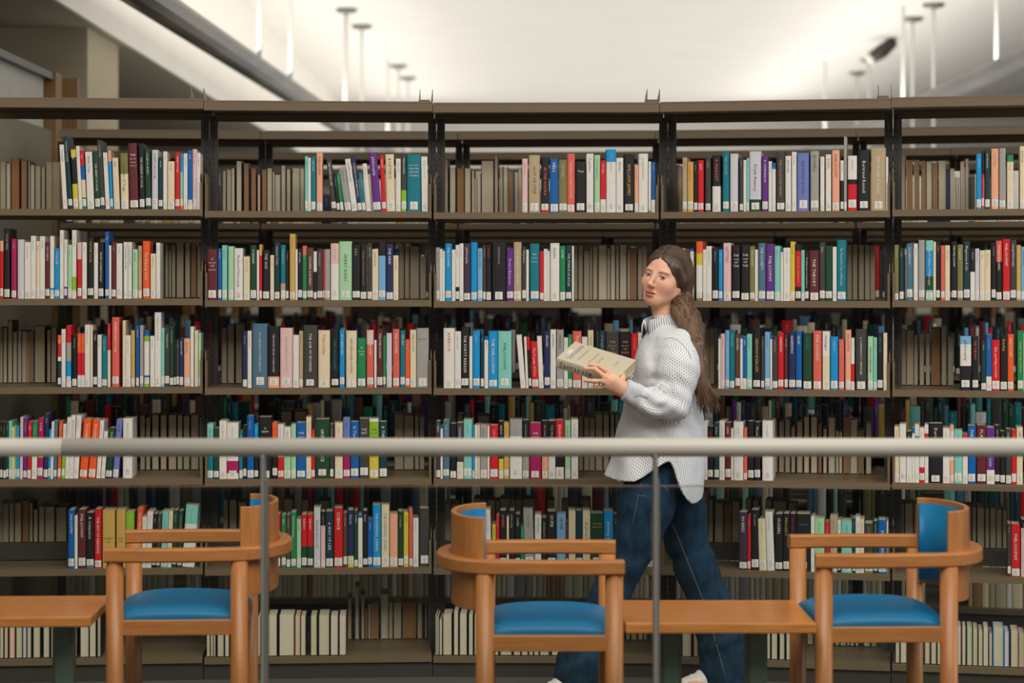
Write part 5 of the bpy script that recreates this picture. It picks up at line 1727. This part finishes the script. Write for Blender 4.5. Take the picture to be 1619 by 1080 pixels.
link('hair_strands', m.mesh('hair_strands', smooth=True), M_HAIR, HA)
# ---------------------------------------------------------------- the book in her hand
M_JACKET = attr_mat('book_jacket', .5, noise=.05, nscale=30)
g = book_parts(TH, Lh, Lw, [(1.0, 'a')], None, None, False, random.Random(1), True, 'C')
bo = link('book', mesh('book', g['cover'][0], g['cover'][1], [lin((196, 184, 160))] * len(g['cover'][1])), M_JACKET)
# spine runs from her (bottom) up to the far left end (top); front cover faces the camera
zax = Vector(-bh); yax = Vector(bw); xax = yax.cross(zax)
if xax.dot(Vector(bn)) < 0: flip = True
else: flip = False
org = Vector(bB) - (Vector(bn) * TH if not flip else Vector((0, 0, 0)))
Mx = Matrix(((xax.x, yax.x, zax.x, org.x), (xax.y, yax.y, zax.y, org.y), (xax.z, yax.z, zax.z, org.z), (0, 0, 0, 1)))
bo.matrix_world = Mx
tag(bo, 'open-market hardback in a beige jacket held in the hand of the walking woman', 'book')
bo['label'] = 'beige hardback held by the woman, its front cover tipped towards the camera'
link('page_block', mesh('page_block', *g['page_block']), M_PAGE, bo)
fx_ = TH + .0004 if not flip else -.0004
def cover_text(s, h, along, across, colr, nm, maxw=None):
    """along: metres from the top of the cover, across: metres from the spine (centre of the line)"""
    tv, tq, tw = text2d(s, h, maxw)
    sg = 1 if not flip else -1
    Vv = [(fx_, across + x, Lh - along + y) for x, y in tv]
    link(nm, mesh(nm, Vv, tq, [lin(colr)] * len(tq)), M_JACKET, bo)
cover_text('Santayana', .024, .046, Lw * .52, (108, 104, 128), 'cover_title', Lw * .8)
cover_text('THE LATER YEARS', .008, .075, Lw * .5, (128, 120, 108), 'cover_subtitle', Lw * .6)
cover_text('A Biographical', .015, .118, Lw * .5, (176, 140, 96), 'cover_subtitle', Lw * .62)
cover_text('Essay', .015, .145, Lw * .5, (176, 140, 96), 'cover_subtitle', Lw * .3)
cover_text('Cory', .013, .205, Lw * .55, (120, 116, 120), 'cover_author', Lw * .3)
link('sticker', MB().box(*sorted((fx_, fx_ * 1.0 + (.0003 if not flip else -.0003))), Lw * .36, Lw * .58, Lh - .028, Lh - .012).mesh('sticker'), M_PALE, bo)
tv, tq, tw = text2d('Santayana', .022, Lh * .55)
hh = tv[:, 1].max()
link('spine_title', mesh('spine_title', [((y - hh / 2 + TH / 2) if not flip else TH - (y - hh / 2 + TH / 2), -.0006, Lh * .95 - tw / 2 - x) for x, y in tv], tq, [lin((52, 48, 46))] * len(tq)), M_JACKET, bo)
